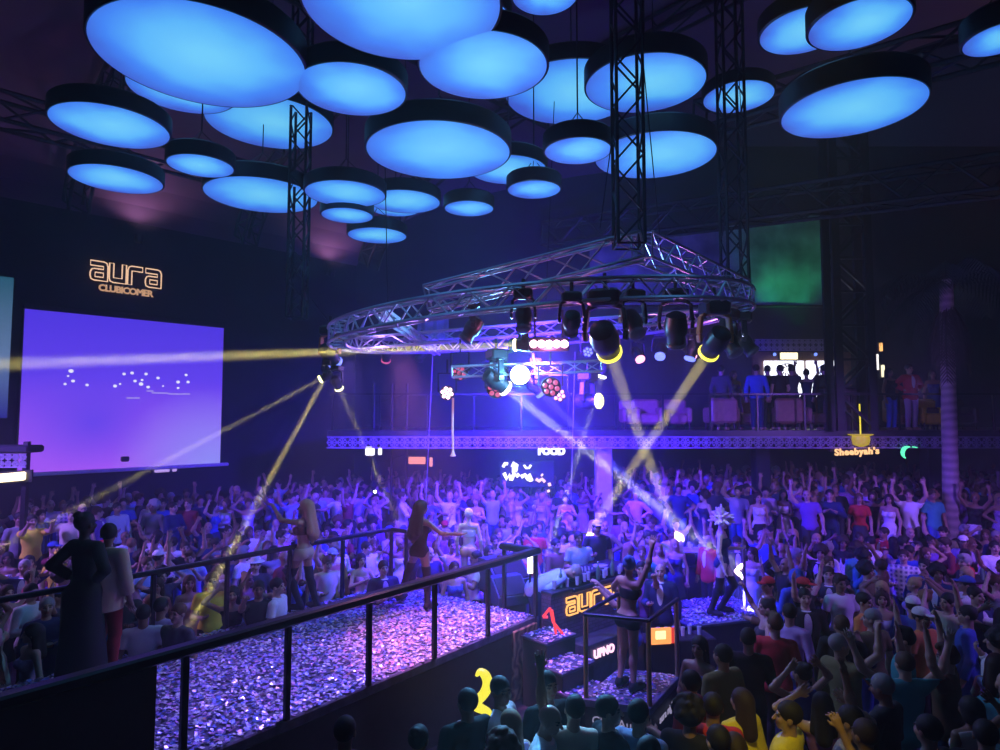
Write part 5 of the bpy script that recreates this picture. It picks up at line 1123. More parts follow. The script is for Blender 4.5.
# ------------------------------------------------------------------ palm
pb = at_z(953, 592, 0.); pt = Vector((pb.x+.18, pb.y, 8.0)); t = thing('palm_tree', pb, 'tall palm tree growing inside the hall, trunk lit violet', 'palm tree')
m = mat('palm_bark', (.55, .42, .45), .85); n = m.node_tree.nodes; l = m.node_tree.links; tc = n.new('ShaderNodeTexCoord'); wv = n.new('ShaderNodeTexWave'); wv.bands_direction = 'Z'; wv.inputs['Scale'].default_value = 1.6; wv.inputs['Distortion'].default_value = 3; wv.inputs['Detail'].default_value = 3
rr_ = n.new('ShaderNodeValToRGB'); rr_.color_ramp.elements[0].color = (.35, .27, .3, 1); rr_.color_ramp.elements[1].color = (.6, .48, .5, 1); l.new(tc.outputs['Object'], wv.inputs['Vector']); l.new(wv.outputs['Fac'], rr_.inputs['Fac']); l.new(rr_.outputs['Color'], n['Principled BSDF'].inputs['Base Color'])
bpn = n.new('ShaderNodeBump'); bpn.inputs['Strength'].default_value = .6; l.new(wv.outputs['Fac'], bpn.inputs['Height']); l.new(bpn.outputs['Normal'], n['Principled BSDF'].inputs['Normal'])
pr_ = random.Random(3); L = []; K = 34
mb = MB()
for i in range(K):
    k = i/(K-1); r = .19-.045*k+(.02 if i == 0 else 0)+pr_.uniform(-.006, .006); L.append((r, k*7.6))
mb.lathe(pb, pt-pb, L, 20).build('trunk', 'palm_bark', t, True)
mat('palm_leaf', (.025, .04, .035), .6, noise=.3); mat('palm_dead', (.07, .045, .045), .8, noise=.3)
for i in range(30):
    a = i*2.4+pr_.uniform(-.2, .2); dead = i >= 20; up = pr_.uniform(.2, 1.1) if not dead else -.9; Lf = pr_.uniform(1.7, 2.5) if not dead else pr_.uniform(1.2, 2.2); mb = MB(); P = []
    h = Vector((math.cos(a), math.sin(a), 0)); q = pt+Vector((0, 0, -.5 if not dead else -.9)); d = (h+Vector((0, 0, up*1.1))).normalized(); seg = 12
    for j in range(seg+1):
        P.append(q.copy()); d = (d+Vector((0, 0, -.17 if not dead else -.3))).normalized(); q = q+d*Lf/seg
    mb.tube(P, .022, 5, r2=.006)
    for j in range(2, seg+1):
        dd = (P[j]-P[j-1]).normalized(); sd = dd.cross(Vector((0, 0, 1))); sd = sd.normalized() if sd.length > .1 else h.cross(Vector((0, 0, 1)))
        for sg in (-1, 1):
            for kk in (0, .5):
                b0 = P[j-1].lerp(P[j], kk); ln = .55*math.sin(PI*(.15+.8*(j+kk)/(seg+1)))+.1; e = (sd*sg*.8+dd*.55+Vector((0, 0, -.55))).normalized(); w_ = dd*.018
                m1 = b0+e*ln*.5; tip = b0+e*ln+Vector((0, 0, -.12*ln)); mb.add([b0-w_, b0+w_, m1+w_*1.2, tip, m1-w_*1.2], [(0, 1, 2, 3, 4)])
    mb.build('frond', 'palm_dead' if dead else 'palm_leaf', t)
# ------------------------------------------------------------------ the crowd
COL = {'white': (.85, .84, .88), 'cream': (.75, .66, .5), 'pale blue': (.35, .5, .8), 'blue': (.06, .12, .55), 'navy': (.02, .03, .12), 'black': (.012, .012, .016), 'charcoal': (.05, .05, .06), 'grey': (.25, .25, .28), 'lilac': (.55, .4, .75), 'violet': (.25, .1, .5),
       'pink': (.85, .4, .6), 'red': (.6, .03, .04), 'orange': (.8, .28, .08), 'yellow': (.9, .75, .06), 'beige': (.6, .45, .32), 'brown': (.16, .08, .04), 'green': (.05, .22, .12), 'teal': (.05, .35, .4), 'olive': (.22, .2, .08), 'sequinned gold': (.6, .4, .15), 'maroon': (.22, .02, .05)}
HC = {'black': (.012, .01, .01), 'dark brown': (.04, .022, .014), 'brown': (.11, .055, .025), 'blond': (.5, .35, .15), 'grey': (.3, .3, .3), 'light brown': (.28, .15, .07), 'white': (.85, .85, .88)}
SK = [(.55, .36, .27), (.45, .28, .2), (.35, .2, .14), (.62, .42, .33), (.25, .14, .09), (.5, .32, .24)]
POSES = {}
def pose(*a, **k):
    key = (a, tuple(sorted(k.items())))
    if key not in POSES: POSES[key] = make_pose(*a, **k)
    return POSES[key]
MALE = [(('down', 'down'), {}, 'arms hanging'), (('hold', 'down'), {}, 'one forearm forward'), (('hold', 'hold'), dict(nod=.2), 'both forearms forward, head bowed'), (('up', 'down'), dict(lean=-.08), 'one arm raised'), (('vee', 'vee'), dict(legs='wide'), 'both arms thrown wide'), (('up', 'up'), {}, 'both arms raised'),
        (('clap', 'clap'), {}, 'clapping'), (('drink', 'down'), dict(yaw=.4), 'holding a hand to mouth'), (('phone', 'phone'), {}, 'hands held up as if filming'), (('fist', 'down'), dict(lean=.08, yaw=-.3), 'one fist pumped'), (('hip', 'hip'), dict(yaw=.3), 'hands on hips'), (('out', 'hold'), dict(lean=.1, twist=.25), 'one arm held out'), (('cross', 'cross'), {}, 'arms folded'), (('down', 'hold'), dict(yaw=.7), 'head turned aside')]
FEM = [(('down', 'down'), dict(yaw=.3), 'arms hanging'), (('up', 'up'), dict(lean=.06), 'both arms raised'), (('onhead', 'onhead'), dict(legs='hipout'), 'both hands on head'), (('hold', 'drink'), {}, 'one hand near her face'), (('clap', 'clap'), dict(lean=-.05), 'clapping'), (('up', 'hip'), dict(legs='hipout'), 'one arm raised, other on hip'), (('hip', 'down'), dict(yaw=-.4), 'one hand on hip'), (('fist', 'out'), dict(twist=.2), 'dancing with one fist up'), (('phone', 'hold'), {}, 'one hand held up'), (('onhead', 'hold'), dict(yaw=.5), 'one hand in the hair')]
for i, p in enumerate(MALE): MALE[i] = (pose(False, *p[0], **p[1]), p[2])
for i, p in enumerate(FEM): FEM[i] = (pose(True, *p[0], **p[1]), p[2].replace('her ', 'the '))
MHAIR = ('short', 'short', 'short', 'quiff', 'curly', 'none', 'cap', 'short'); FHAIR = ('long', 'long', 'bob', 'bun', 'long', 'curly')
HN = {'short': 'short %s hair', 'quiff': 'swept up %s hair', 'curly': 'curly %s hair', 'none': 'bald head', 'cap': '%s cap', 'long': 'long %s hair', 'bob': '%s bob', 'bun': '%s hair in a bun', 'verylong': 'very long %s hair', 'fedora': '%s hat', 'hood': '%s hood', 'plume': '%s feather headdress'}
TN = {'tee': '%s t-shirt', 'shirt': '%s shirt', 'jacket': '%s jacket', 'sleeveless': '%s sleeveless top', 'dress': '%s dress', 'cape': '%s wrap', 'gown': '%s gown'}
ALLP = []; USED = set(); PLACED = []
def zone(x, y):
    p = Vector((x, y, 0)); e = p-E0; s, t_ = e.dot(SN), e.dot(SD); c = px(p+Vector((0, 0, 1.6+tier(x, y))))
    if s > 0 and t_ < SL+3.5 and x < 2:
        if (p-W0).dot(NV) < 3.2: return 'along the wall under the big screen' if c[0] < 235 else 'along the dark wall past the screen'
        if s < SWD+1.3 and t_ < SL: return 'just beyond the far stage railing'
        if c[0] < 110: return 'near the fretwork kiosk'
        if c[0] < 235: return 'between the big screen and the stage'
        if c[0] < 400: return 'in the crowd behind the stage dancers'
    if y > 15.2:
        if c[0] < 470: return 'at the foot of the three-pole tower'
        if c[0] < 590: return 'below the scribbled neon sign'
        if c[0] < 735: return 'under the gallery behind the white column'
        if c[0] < 850: return 'under the gallery beneath the silhouetted guests'
        if c[0] < 945: return 'under the gallery below the green crescent'
        return 'under the gallery beside the palm trunk'
    if c[0] < 560 and y > 9.5: return 'between the stage end and the far crowd'
    if y > 11:
        if c[0] < 650: return 'behind the dj booth'
        if c[0] < 760: return 'around the feathered dancer'
        if c[0] < 900: return 'by the pale bottle tables'
        return 'around the palm trunk'
    if c[0] < 575: return 'in front of the stage skirt'
    if c[0] < 700: return 'beside the railed podium'
    if c[0] < 800: return 'on the floor past the railed podium'
    if c[0] < 905: return 'in the dance floor crowd before the bottle tables'
    return 'on the dance floor below the palm trunk'
def dress_up(P, fem, top, tc, bot, bc, hair, hc, loc, rz, skin, near, lit=None):
    h, ratio = ((.0085, .5) if near > 1 else (.0095, .4) if near else (.0115, .3))
    wear = []
    if top == 'jacket': wear.append(('top', 'vest', COL['white']))
    if top: wear.append(('top', top, COL[tc]))
    if bot: wear.append(('bottom', bot, COL[bc]))
    if hair != 'none': wear.append(('hair', hair, HC[hc] if hair not in ('cap', 'hood', 'fedora') else COL[hc]))
    if hair in ('cap', 'fedora') : wear.append(('hair', 'short', HC['black']))
    return person(P, loc, rz, wear, skin, 1., h, ratio)
rc = random.Random(11)
def label_for(top, tc, bot, bc, hair, hc, act, zn):
    L = []
    bn = {'trousers': 'trousers', 'skirt': 'skirt', 'shorts': 'shorts'}.get(bot)
    a = TN[top] % tc; hn = HN[hair] % hc if '%' in HN[hair] else HN[hair]
    L.append('person in %s, %s, %s, %s' % (a, hn, act, zn)); 
    if bn: L.append('person in %s and %s %s, %s, %s' % (a, bc, bn, hn, zn))
    L += ['person in %s, %s, %s' % (a, act, zn), 'person in %s, %s, %s' % (a, hn, zn)]
    if bn: L.append('person in %s and %s %s, %s' % (a, bc, bn, zn))
    for s in L:
        n = len(s.replace(',', '').replace('-', 'x').split())
        if n <= 16 and s not in USED: return s
    return None
def face_dir(x, y):
    tx, ty = (.9, 10.5); a = math.atan2(tx-x, -(ty-y)); return a
def add_person(x, y, zf, P, act, fem, top, tc, bot, bc, hair, hc, rz, label=None, near=0, skin=None, group=None):
    o = dress_up(P, fem, top, tc, bot, bc, hair, hc, (x, y, zf), rz, skin or rc.choice(SK), near)
    lb = label or label_for(top, tc, bot, bc, hair, hc, act, zone(x, y))
    USED.add(lb); tag(o, lb, 'person', group); PLACED.append((x, y)); ALLP.append(o); return o
# --- guests the photo shows distinctly: (u, v of the head top), floor height, pose, clothes, label
def head_at(u, v, zf, H): return at_z(u, v, zf+H)
def guest(u, v, P, top, tc, bot, bc, hair, hc, rz, label, zf=None, near=0, skin=None, fem=None, Y=None, at_=None):
    H = 1.775*P.s
    if at_: p = Vector(at_); zf = p.z
    elif Y: p = at(u, v, Y); zf = p.z-H
    else:
        zz = zf if zf is not None else 0
        for _ in range(4):
            p = head_at(u, v, zz, H)
            if zf is None: zz = tier(p.x, p.y)
        zf = zz
    return add_person(p.x, p.y, zf, P, '', P.f, top, tc, bot, bc, hair, hc, rz, label, near, skin)
m_down, m_hold, m_up, m_vee, m_up2, m_clap, m_phone, m_hip = (pose(False, *MALE0) for MALE0 in (('down', 'down'), ('hold', 'down'), ('up', 'down'), ('vee', 'vee'), ('up', 'up'), ('clap', 'clap'), ('phone', 'phone'), ('hip', 'hip')))
f_down, f_up2, f_head, f_clap, f_onehead = (pose(True, *q) for q in (('down', 'down'), ('up', 'up'), ('onhead', 'onhead'), ('clap', 'clap'), ('onhead', 'down')))
m_reach = pose(False, 'reach', 'hold', stoop=.25); m_lean = pose(False, 'reach', 'down', lean=-.1, stoop=.3); m_wave = pose(False, 'down', 'straight', lean=-.1); m_look = pose(False, 'down', 'hold', yaw=-.5); m_side = pose(False, 'out', 'hold', twist=.3, yaw=.4)
BK = PI          # back to the camera
# nearest row, in front of the stage and podium
guest(640, 697, m_down, 'shirt', 'pale blue', 'trousers', 'navy', 'short', 'black', BK-.7, 'person in pale blue shirt, short black hair, nearest below the railed podium', near=2, skin=SK[1])
guest(611, 694, m_look, 'tee', 'black', 'trousers', 'black', 'short', 'black', BK-1.2, 'person in black t-shirt next to the pale blue shirt below the podium', near=2, skin=SK[0])
guest(566, 692, m_wave, 'shirt', 'cream', 'trousers', 'charcoal', 'short', 'black', BK+.1, 'person in cream shirt stretching one arm up before the step boxes', near=2, skin=SK[1])
guest(531, 693, m_lean, 'shirt', 'white', 'trousers', 'navy', 'none', 'black', BK-1.9, 'bald person in white shirt leaning forward before the swirl panel', near=2, skin=SK[1])
guest(549, 671, m_down, 'shirt', 'black', 'trousers', 'black', 'short', 'black', .5, 'person dressed in black facing out between swirl panel and step boxes', near=2, skin=SK[2])
guest(503, 676, m_look, 'tee', 'white', 'trousers', 'charcoal', 'short', 'black', 1.2, 'person in white t-shirt standing against the swirl panel', near=1, skin=SK[4])
guest(509, 707, f_down, 'sleeveless', 'lilac', 'skirt', 'black', 'long', 'light brown', BK+.4, 'person in lilac top with light brown hair beside the glowing yellow S', near=2)
guest(466, 686, m_hold, 'jacket', 'black', 'trousers', 'black', 'short', 'black', BK+.6, 'dark jacketed person standing next to the glowing yellow S', near=2, skin=SK[4])
guest(346, 713, m_down, 'shirt', 'charcoal', 'trousers', 'black', 'short', 'black', BK, 'dark shirted person alone low under the near stage railing', near=2, skin=SK[4])
guest(420, 722, f_down, 'dress', 'black', None, 'black', 'bun', 'black', BK-.3, 'person in black dress, hair in a bun, low before the stage skirt', near=2)
guest(712, 690, m_hold, 'tee', 'red', 'trousers', 'black', 'short', 'black', BK-.2, 'person in bright red t-shirt in the nearest row past the podium', near=2, skin=SK[2])
guest(739, 686, f_down, 'cape', 'yellow', 'trousers', 'black', 'long', 'dark brown', BK+.5, 'person in wrap with yellow light in its colour next to the bright red t-shirt', near=2)  # wrap colour carries the yellow spot light on this guest
guest(785, 699, m_side, 'jacket', 'yellow', 'trousers', 'black', 'short', 'black', -PI/2-1.0, 'person in jacket with yellow light in its colour and white shirt, nearest row', near=2, skin=SK[1])  # yellow light falling on the jacket is put into its cloth colour
guest(716, 722, m_down, 'tee', 'black', 'trousers', 'black', 'short', 'black', BK+.2, 'black haired person cut off by the picture bottom before the red t-shirt', near=2)
guest(733, 730, f_down, 'dress', 'maroon', None, 'black', 'long', 'dark brown', BK, 'long haired person in maroon cut off by the picture bottom before the yellow lit wrap', near=2)
guest(690, 697, m_hold, 'shirt', 'black', 'trousers', 'black', 'curly', 'black', BK-.5, 'curly haired person in black between pale blue shirt and red t-shirt', near=2, skin=SK[2])
guest(698, 636, f_down, 'dress', 'navy', None, 'black', 'long', 'black', -.7, 'person in navy dress turned toward the low bar past the railed podium', near=1); guest(721, 642, m_down, 'jacket', 'olive', 'trousers', 'black', 'short', 'black', BK+.5, 'person in olive jacket past the railed podium, next to the navy dress', near=1); guest(748, 626, m_hold, 'shirt', 'black', 'trousers', 'black', 'short', 'black', BK-.4, 'person in black shirt seen from behind below the wide podium', near=1, skin=SK[2]); guest(688, 668, m_look, 'tee', 'maroon', 'trousers', 'black', 'short', 'black', BK+.9, 'person in maroon t-shirt at the far corner of the railed podium', near=1)
guest(862, 716, m_down, 'shirt', 'charcoal', 'trousers', 'black', 'short', 'dark brown', BK+.3, 'person in charcoal shirt, nearest row, two places past the yellow lit jacket', near=2)
guest(822, 690, f_head, 'dress', 'violet', None, 'black', 'long', 'black', BK-.4, 'long haired person in violet dress, hands on head, behind the yellow lit jacket', near=2)
guest(846, 703, m_up, 'tee', 'grey', 'trousers', 'black', 'short', 'black', BK+.8, 'person in grey t-shirt, one arm raised, near the picture bottom', near=2, skin=SK[1])
guest(800, 660, f_head, 'sleeveless', 'blue', 'skirt', 'black', 'bun', 'black', BK+.4, 'person in blue top, both hands overhead, behind the yellow lit jacket', near=1)
guest(968, 694, f_onehead, 'sleeveless', 'white', 'skirt', 'black', 'bob', 'black', BK+.2, 'person in white top, one hand on head, low below the palm', near=2)
guest(985, 717, m_down, 'jacket', 'black', 'trousers', 'black', 'short', 'black', BK-.6, 'black jacketed person cut off at the lower picture corner', near=2)
guest(925, 712, m_down, 'tee', 'black', 'trousers', 'black', 'short', 'black', BK+.3, 'black t-shirted person in the nearest row below the palm trunk', near=2)
# dance floor on the palm side
guest(903, 549, m_hold, 'shirt', 'white', 'trousers', 'navy', 'short', 'dark brown', -.6, 'person in white checked shirt between the bottle tables and palm trunk', near=1, skin=SK[3])
guest(924, 558, m_look, 'shirt', 'blue', 'trousers', 'black', 'short', 'black', -.4, 'person in blue shirt beside the white checked shirt', near=1)
guest(946, 592, m_down, 'shirt', 'beige', 'trousers', 'charcoal', 'short', 'black', PI/2-2.9, 'person in beige shirt at the foot of the palm trunk', near=1, skin=SK[1])
guest(923, 607, m_down, 'tee', 'orange', 'trousers', 'black', 'cap', 'white', .4, 'person in orange t-shirt and white cap before the palm trunk', near=1)
guest(882, 590, f_down, 'dress', 'lilac', None, 'black', 'bob', 'dark brown', -.5, 'person in lilac dress with brown bob before the checked shirt', near=1)
guest(866, 592, m_hold, 'tee', 'orange', 'trousers', 'black', 'short', 'black', .6, 'person in orange t-shirt, bare headed, next to the lilac dress', near=1)
guest(794, 568, m_side, 'shirt', 'blue', 'trousers', 'navy', 'hood', 'blue', BK, 'person in blue hooded shirt seen from behind, by the nearer bottle table', near=1)
guest(892, 536, f_down, 'dress', 'lilac', None, 'black', 'long', 'black', BK-.1, 'person in lilac dress seen from behind by the farther bottle table', near=1)
guest(876, 536, m_lean, 'shirt', 'white', 'trousers', 'black', 'short', 'black', BK+.4, 'person in white shirt bending beside the lilac dress seen from behind', near=1)
guest(792, 536, m_hold, 'tee', 'white', 'trousers', 'navy', 'short', 'black', BK, 'person in white t-shirt seen from behind at the nearer bottle table', near=1)
guest(735, 472, m_up, 'tee', 'white', 'trousers', 'white', 'short', 'dark brown', .2, 'person all in white, one arm raised, high behind the feathered dancer', skin=SK[3])
guest(671, 493, m_down, 'shirt', 'white', 'trousers', 'navy', 'short', 'black', .2, 'person in loose white shirt and navy trousers below the crossing beams')
guest(758, 492, f_down, 'sleeveless', 'white', 'skirt', 'black', 'long', 'dark brown', .1, 'person in white sleeveless top and black skirt behind the feathered dancer')
guest(770, 472, m_up, 'tee', 'orange', 'trousers', 'navy', 'short', 'black', .2, 'person in orange t-shirt, one arm raised, under the gallery fretwork')
guest(815, 486, f_up2, 'dress', 'red', None, 'black', 'bun', 'black', .4, 'person in red dress, arms raised, under the cafe sign')
guest(800, 483, m_hold, 'shirt', 'violet', 'trousers', 'black', 'short', 'black', 0, 'person in violet shirt beside the red dress under the gallery')
guest(838, 466, f_clap, 'dress', 'pink', None, 'black', 'long', 'black', .1, 'person in pink dress standing high directly under the cafe sign')
guest(885, 480, f_head, 'sleeveless', 'lilac', 'skirt', 'black', 'long', 'black', .1, 'person in lilac top, hands on head, under the green crescent'); guest(905, 472, f_up2, 'sleeveless', 'lilac', 'skirt', 'maroon', 'bun', 'dark brown', .2, 'person in lilac top, arms raised, nearest the green crescent')
guest(930, 500, pose(True, 'hip', 'hip'), 'sleeveless', 'violet', 'skirt', 'black', 'bun', 'black', .0, 'person in violet top, hands on hips, beside the palm trunk')
guest(993, 502, m_hold, 'shirt', 'white', 'trousers', 'red', 'short', 'black', -.3, 'person in white shirt and red trousers at the picture edge past the palm'); guest(972, 537, f_down, 'dress', 'pink', None, 'black', 'long', 'brown', .5, 'person in pink dress just past the palm trunk'); guest(977, 586, m_down, 'jacket', 'navy', 'trousers', 'black', 'short', 'black', .3, 'person in navy jacket and white shirt past the palm trunk', near=1)
guest(828, 566, m_clap, 'jacket', 'charcoal', 'trousers', 'black', 'short', 'dark brown', -.4, 'person in charcoal jacket over white shirt by the nearer bottle table', near=1); guest(805, 588, m_hold, 'jacket', 'black', 'trousers', 'black', 'short', 'black', -.2, 'person in black jacket over white shirt before the blue hood', near=1)
# behind the booth
guest(660, 563, m_hold, 'jacket', 'navy', 'trousers', 'black', 'none', 'black', -.3, 'bald person in navy jacket behind the booth end', near=1, skin=SK[0]); guest(641, 561, m_phone, 'tee', 'violet', 'trousers', 'black', 'short', 'black', -.2, 'person in violet t-shirt with hands up behind the booth end', near=1)
guest(597, 520, m_hold, 'tee', 'black', 'trousers', 'black', 'cap', 'white', .1, 'dj in black t-shirt and white cap behind the large blue monitor', near=1, Y=12.6); guest(579, 531, m_hold, 'tee', 'pale blue', 'trousers', 'black', 'short', 'black', .2, 'person in pale blue t-shirt standing next to the white capped dj', near=1, Y=12.3)
guest(647, 496, m_up, 'shirt', 'violet', 'trousers', 'black', 'short', 'black', .2, 'person in violet shirt, one arm raised, under the crossing beams')
guest(535, 502, m_hold, 'tee', 'red', 'trousers', 'navy', 'short', 'black', .2, 'person in red t-shirt below the scribbled neon sign'); guest(516, 526, f_down, 'sleeveless', 'orange', 'skirt', 'black', 'bob', 'black', .1, 'person in orange top at the round bar table'); guest(499, 505, m_vee, 'shirt', 'white', 'trousers', 'navy', 'short', 'brown', .3, 'person in white shirt, arms wide, behind the bald stage dancer')
# beyond the far railing, screen side
guest(118, 502, m_hold, 'shirt', 'white', 'trousers', 'charcoal', 'short', 'black', 1.0, 'person in white shirt, forearm forward, behind the tall dark silhouette', skin=SK[1]); guest(127, 507, m_down, 'shirt', 'white', 'trousers', 'black', 'none', 'black', 1.2, 'bald person in white shirt next to the tall dark silhouette'); guest(150, 497, m_down, 'shirt', 'white', 'trousers', 'navy', 'quiff', 'black', BK-.4, 'person in white shirt and navy trousers, swept up hair, below the screen', skin=SK[3]); guest(163, 498, m_hold, 'shirt', 'blue', 'trousers', 'black', 'short', 'black', .7, 'person in blue shirt standing beside swept up hair below the screen')
guest(71, 500, m_down, 'shirt', 'lilac', 'trousers', 'charcoal', 'short', 'black', .9, 'person in lilac checked shirt behind the tall dark silhouette'); guest(26, 488, m_hold, 'shirt', 'white', 'trousers', 'black', 'short', 'brown', .8, 'person in white shirt under the bright kiosk sign'); guest(42, 509, m_down, 'shirt', 'blue', 'trousers', 'black', 'short', 'black', 1.1, 'person in blue striped shirt near the yellow lit guest', near=1); guest(20, 512, m_down, 'tee', 'grey', 'trousers', 'black', 'short', 'black', 1.0, 'person in grey t-shirt at the picture edge below the kiosk', near=1)
guest(61, 521, m_down, 'tee', 'yellow', 'trousers', 'black', 'cap', 'yellow', .5, 'person in t-shirt and cap with yellow light in their colour near the kiosk', near=1); guest(33, 514, m_phone, 'tee', 'yellow', 'trousers', 'black', 'short', 'black', .9, 'bare headed person in t-shirt with yellow light in its colour below the kiosk sign', near=1)  # yellow beam light put into the colour of both shirts and the cap
guest(132, 537, m_down, 'jacket', 'navy', 'trousers', 'black', 'short', 'light brown', BK+.3, 'person in navy jacket, light brown hair, beyond the far railing', near=1); guest(156, 534, m_down, 'tee', 'white', 'trousers', 'black', 'short', 'black', BK, 'person in white t-shirt seen from behind, first of two', near=1); guest(174, 536, m_down, 'tee', 'white', 'trousers', 'navy', 'short', 'dark brown', BK+.2, 'person in white t-shirt and navy trousers seen from behind, second of two', near=1)
guest(212, 572, m_hold, 'tee', 'yellow', 'trousers', 'black', 'short', 'brown', .6, 'person in t-shirt with bright yellow light in its colour just beyond the far stage railing', near=1); guest(216, 566, f_down, 'sleeveless', 'red', 'skirt', 'black', 'bun', 'brown', .2, 'person in red top close behind the yellow lit t-shirt', near=1)  # first guest's shirt painted yellow for the beam that hits it
guest(256, 557, m_hold, 'shirt', 'charcoal', 'trousers', 'black', 'fedora', 'white', .5, 'person in charcoal shirt and white hat beyond the far railing', near=1); guest(259, 580, pose(False, 'phone', 'hold'), 'shirt', 'black', 'trousers', 'black', 'short', 'black', .4, 'person in black shirt, hand raised, below the white hat', near=1); guest(279, 577, m_down, 'tee', 'white', 'trousers', 'navy', 'short', 'black', 1.5, 'person in white t-shirt close beyond the railing at the brown haired dancer', near=1); guest(233, 586, f_onehead, 'sleeveless', 'black', 'skirt', 'black', 'long', 'black', .3, 'person in black top, hand on head, below the yellow lit t-shirt', near=1)
guest(144, 603, m_down, 'tee', 'white', 'trousers', 'black', 'short', 'black', BK+.4, 'person in white t-shirt lowest beyond the railing by the silhouettes', near=1); guest(163, 596, m_down, 'shirt', 'lilac', 'trousers', 'black', 'short', 'black', BK-.3, 'person in lilac shirt seen from behind near the lowest white t-shirt', near=1); guest(177, 603, m_down, 'tee', 'charcoal', 'trousers', 'black', 'short', 'brown', -.3, 'person in charcoal t-shirt beyond the railing near the lilac shirt', near=1); guest(124, 580, m_look, 'shirt', 'charcoal', 'trousers', 'black', 'short', 'black', .3, 'person in charcoal shirt facing out right of the tall silhouette'.replace('right of', 'beside'), near=1); guest(157, 578, f_down, 'dress', 'maroon', None, 'black', 'long', 'dark brown', .2, 'person in maroon dress between the silhouettes and the yellow lit t-shirt', near=1); guest(190, 575, f_down, 'dress', 'pink', None, 'black', 'long', 'brown', .6, 'person in pink dress beyond the railing, next to the yellow lit t-shirt', near=1)
guest(30, 555, f_down, 'sleeveless', 'lilac', 'skirt', 'black', 'bob', 'black', .9, 'person in lilac top with black bob near the picture edge', near=1); guest(236, 505, m_lean, 'shirt', 'white', 'trousers', 'black', 'short', 'black', .9, 'person in white shirt bending over the small bar table'); guest(277, 497, m_down, 'tee', 'white', 'trousers', 'black', 'none', 'black', BK-.2, 'bald person in white t-shirt before the dark high table near the wall'); guest(366, 506, m_reach, 'shirt', 'white', 'trousers', 'black', 'short', 'black', 1.2, 'person in white shirt stretching forward near the phone torch')
guest(333, 548, m_up, 'shirt', 'sequinned gold', 'trousers', 'grey', 'cap', 'pale blue', .6, 'person in sequinned gold shirt and pale blue cap at the far railing', near=1); guest(321, 553, f_down, 'dress', 'teal', None, 'black', 'long', 'blond', .4, 'blond person in teal dress at the far railing', near=1); guest(362, 553, f_clap, 'dress', 'pink', None, 'black', 'long', 'black', .5, 'person in pink dress clapping at the far railing', near=1); guest(384, 560, m_hold, 'jacket', 'navy', 'trousers', 'pale blue' if False else 'grey', 'short', 'black', .5, 'person in navy jacket and grey trousers at the railing corner', near=1)
guest(455, 561, f_down, 'dress', 'blue', None, 'black', 'long', 'dark brown', .3, 'person in blue dress behind the stage end railing', near=1, zf=0.); guest(437, 540, f_down, 'sleeveless', 'pink', 'skirt', 'black', 'long', 'brown', .4, 'person in pink top behind the black haired dancer', near=1, zf=0.); guest(502, 553, m_hold, 'tee', 'teal', 'trousers', 'black', 'short', 'brown', .3, 'person in teal t-shirt behind the wedge monitors', near=1, zf=0.); guest(490, 545, f_down, 'sleeveless', 'white', 'skirt', 'black', 'bob', 'black', .5, 'person in white top with black bob behind the bald stage dancer', near=1, zf=0.)
guest(548, 545, pose(False, 'hold', 'down', stoop=1.15, nod=.3), 'shirt', 'pale blue', 'trousers', 'navy', 'short', 'grey', PI/2+.1, 'person in pale blue shirt bending over the booth by the tube lamp', near=2, at_=(bp(.2, -.55).x, bp(.2, -.55).y, .5))
# gallery guests
GH = 1.775
def gguest(u, Y, P, top, tc, bot, bc, hair, hc, rz, label): p = at(u, 400, Y); return add_person(p.x, Y, GALZ, P, '', P.f, top, tc, bot, bc, hair, hc, rz, label, 0)
for a in ((757, 17.5, m_down, 'shirt', 'blue', 'trousers', 'navy', 'short', 'black', 2.7, 'guest in blue shirt at the gallery rail beside the bar wall'), (768, 17.75, m_hold, 'shirt', 'black', 'trousers', 'black', 'short', 'black', 2.9, 'dark guest on the gallery covering the bar wall edge'), (780, 17.6, m_down, 'tee', 'black', 'trousers', 'black', 'short', 'black', 3.4, 'black t-shirted guest on the gallery before the bar emblem'), (792, 17.7, m_phone, 'tee', 'charcoal', 'trousers', 'black', 'quiff', 'black', 3., 'guest in charcoal t-shirt with hands up before the white bar'), (807, 17.8, f_up2, 'dress', 'navy', None, 'black', 'bun', 'black', 2.8, 'guest in navy dress with raised arms before the white bar'), (824, 17.6, m_down, 'jacket', 'black', 'trousers', 'black', 'short', 'black', 3.3, 'broad guest in black jacket before the second bar panel'), (838, 18.0, m_hold, 'shirt', 'navy', 'trousers', 'black', 'short', 'black', .3, 'guest in navy shirt half behind the truss tower'), (891, 17.4, f_down, 'sleeveless', 'black', 'trousers', 'blue', 'long', 'black', .3, 'guest in black top and blue jeans on the gallery past the pier'), (911, 17.35, m_hip, 'jacket', 'red', 'trousers', 'lilac', 'short', 'black', .1, 'guest in red blazer and pale trousers on the gallery'), (934, 18.2, f_down, 'dress', 'blue', None, 'black', 'long', 'black', -.4, 'guest in blue dress behind the yellow lit armchair'), (722, 17.7, m_down, 'shirt', 'charcoal', 'trousers', 'black', 'short', 'black', 2.5, 'guest in charcoal shirt alone on the gallery, farthest from the bar'), (735, 18.4, f_down, 'dress', 'violet', None, 'black', 'long', 'dark brown', .3, 'guest in violet dress on the gallery near the tan armchairs')): gguest(*a)
for o in ALLP:
    lb = o['label']; pat = 'check' if 'checked' in lb else 'stripe' if 'striped' in lb else None
    for c in o.children:
        if pat and c.name.startswith('shirt') and lb.split(' shirt')[0].count('checked' if pat == 'check' else 'striped'):
            c.material_slots[0].link = 'OBJECT'; c.material_slots[0].material = M['cloth_'+pat]
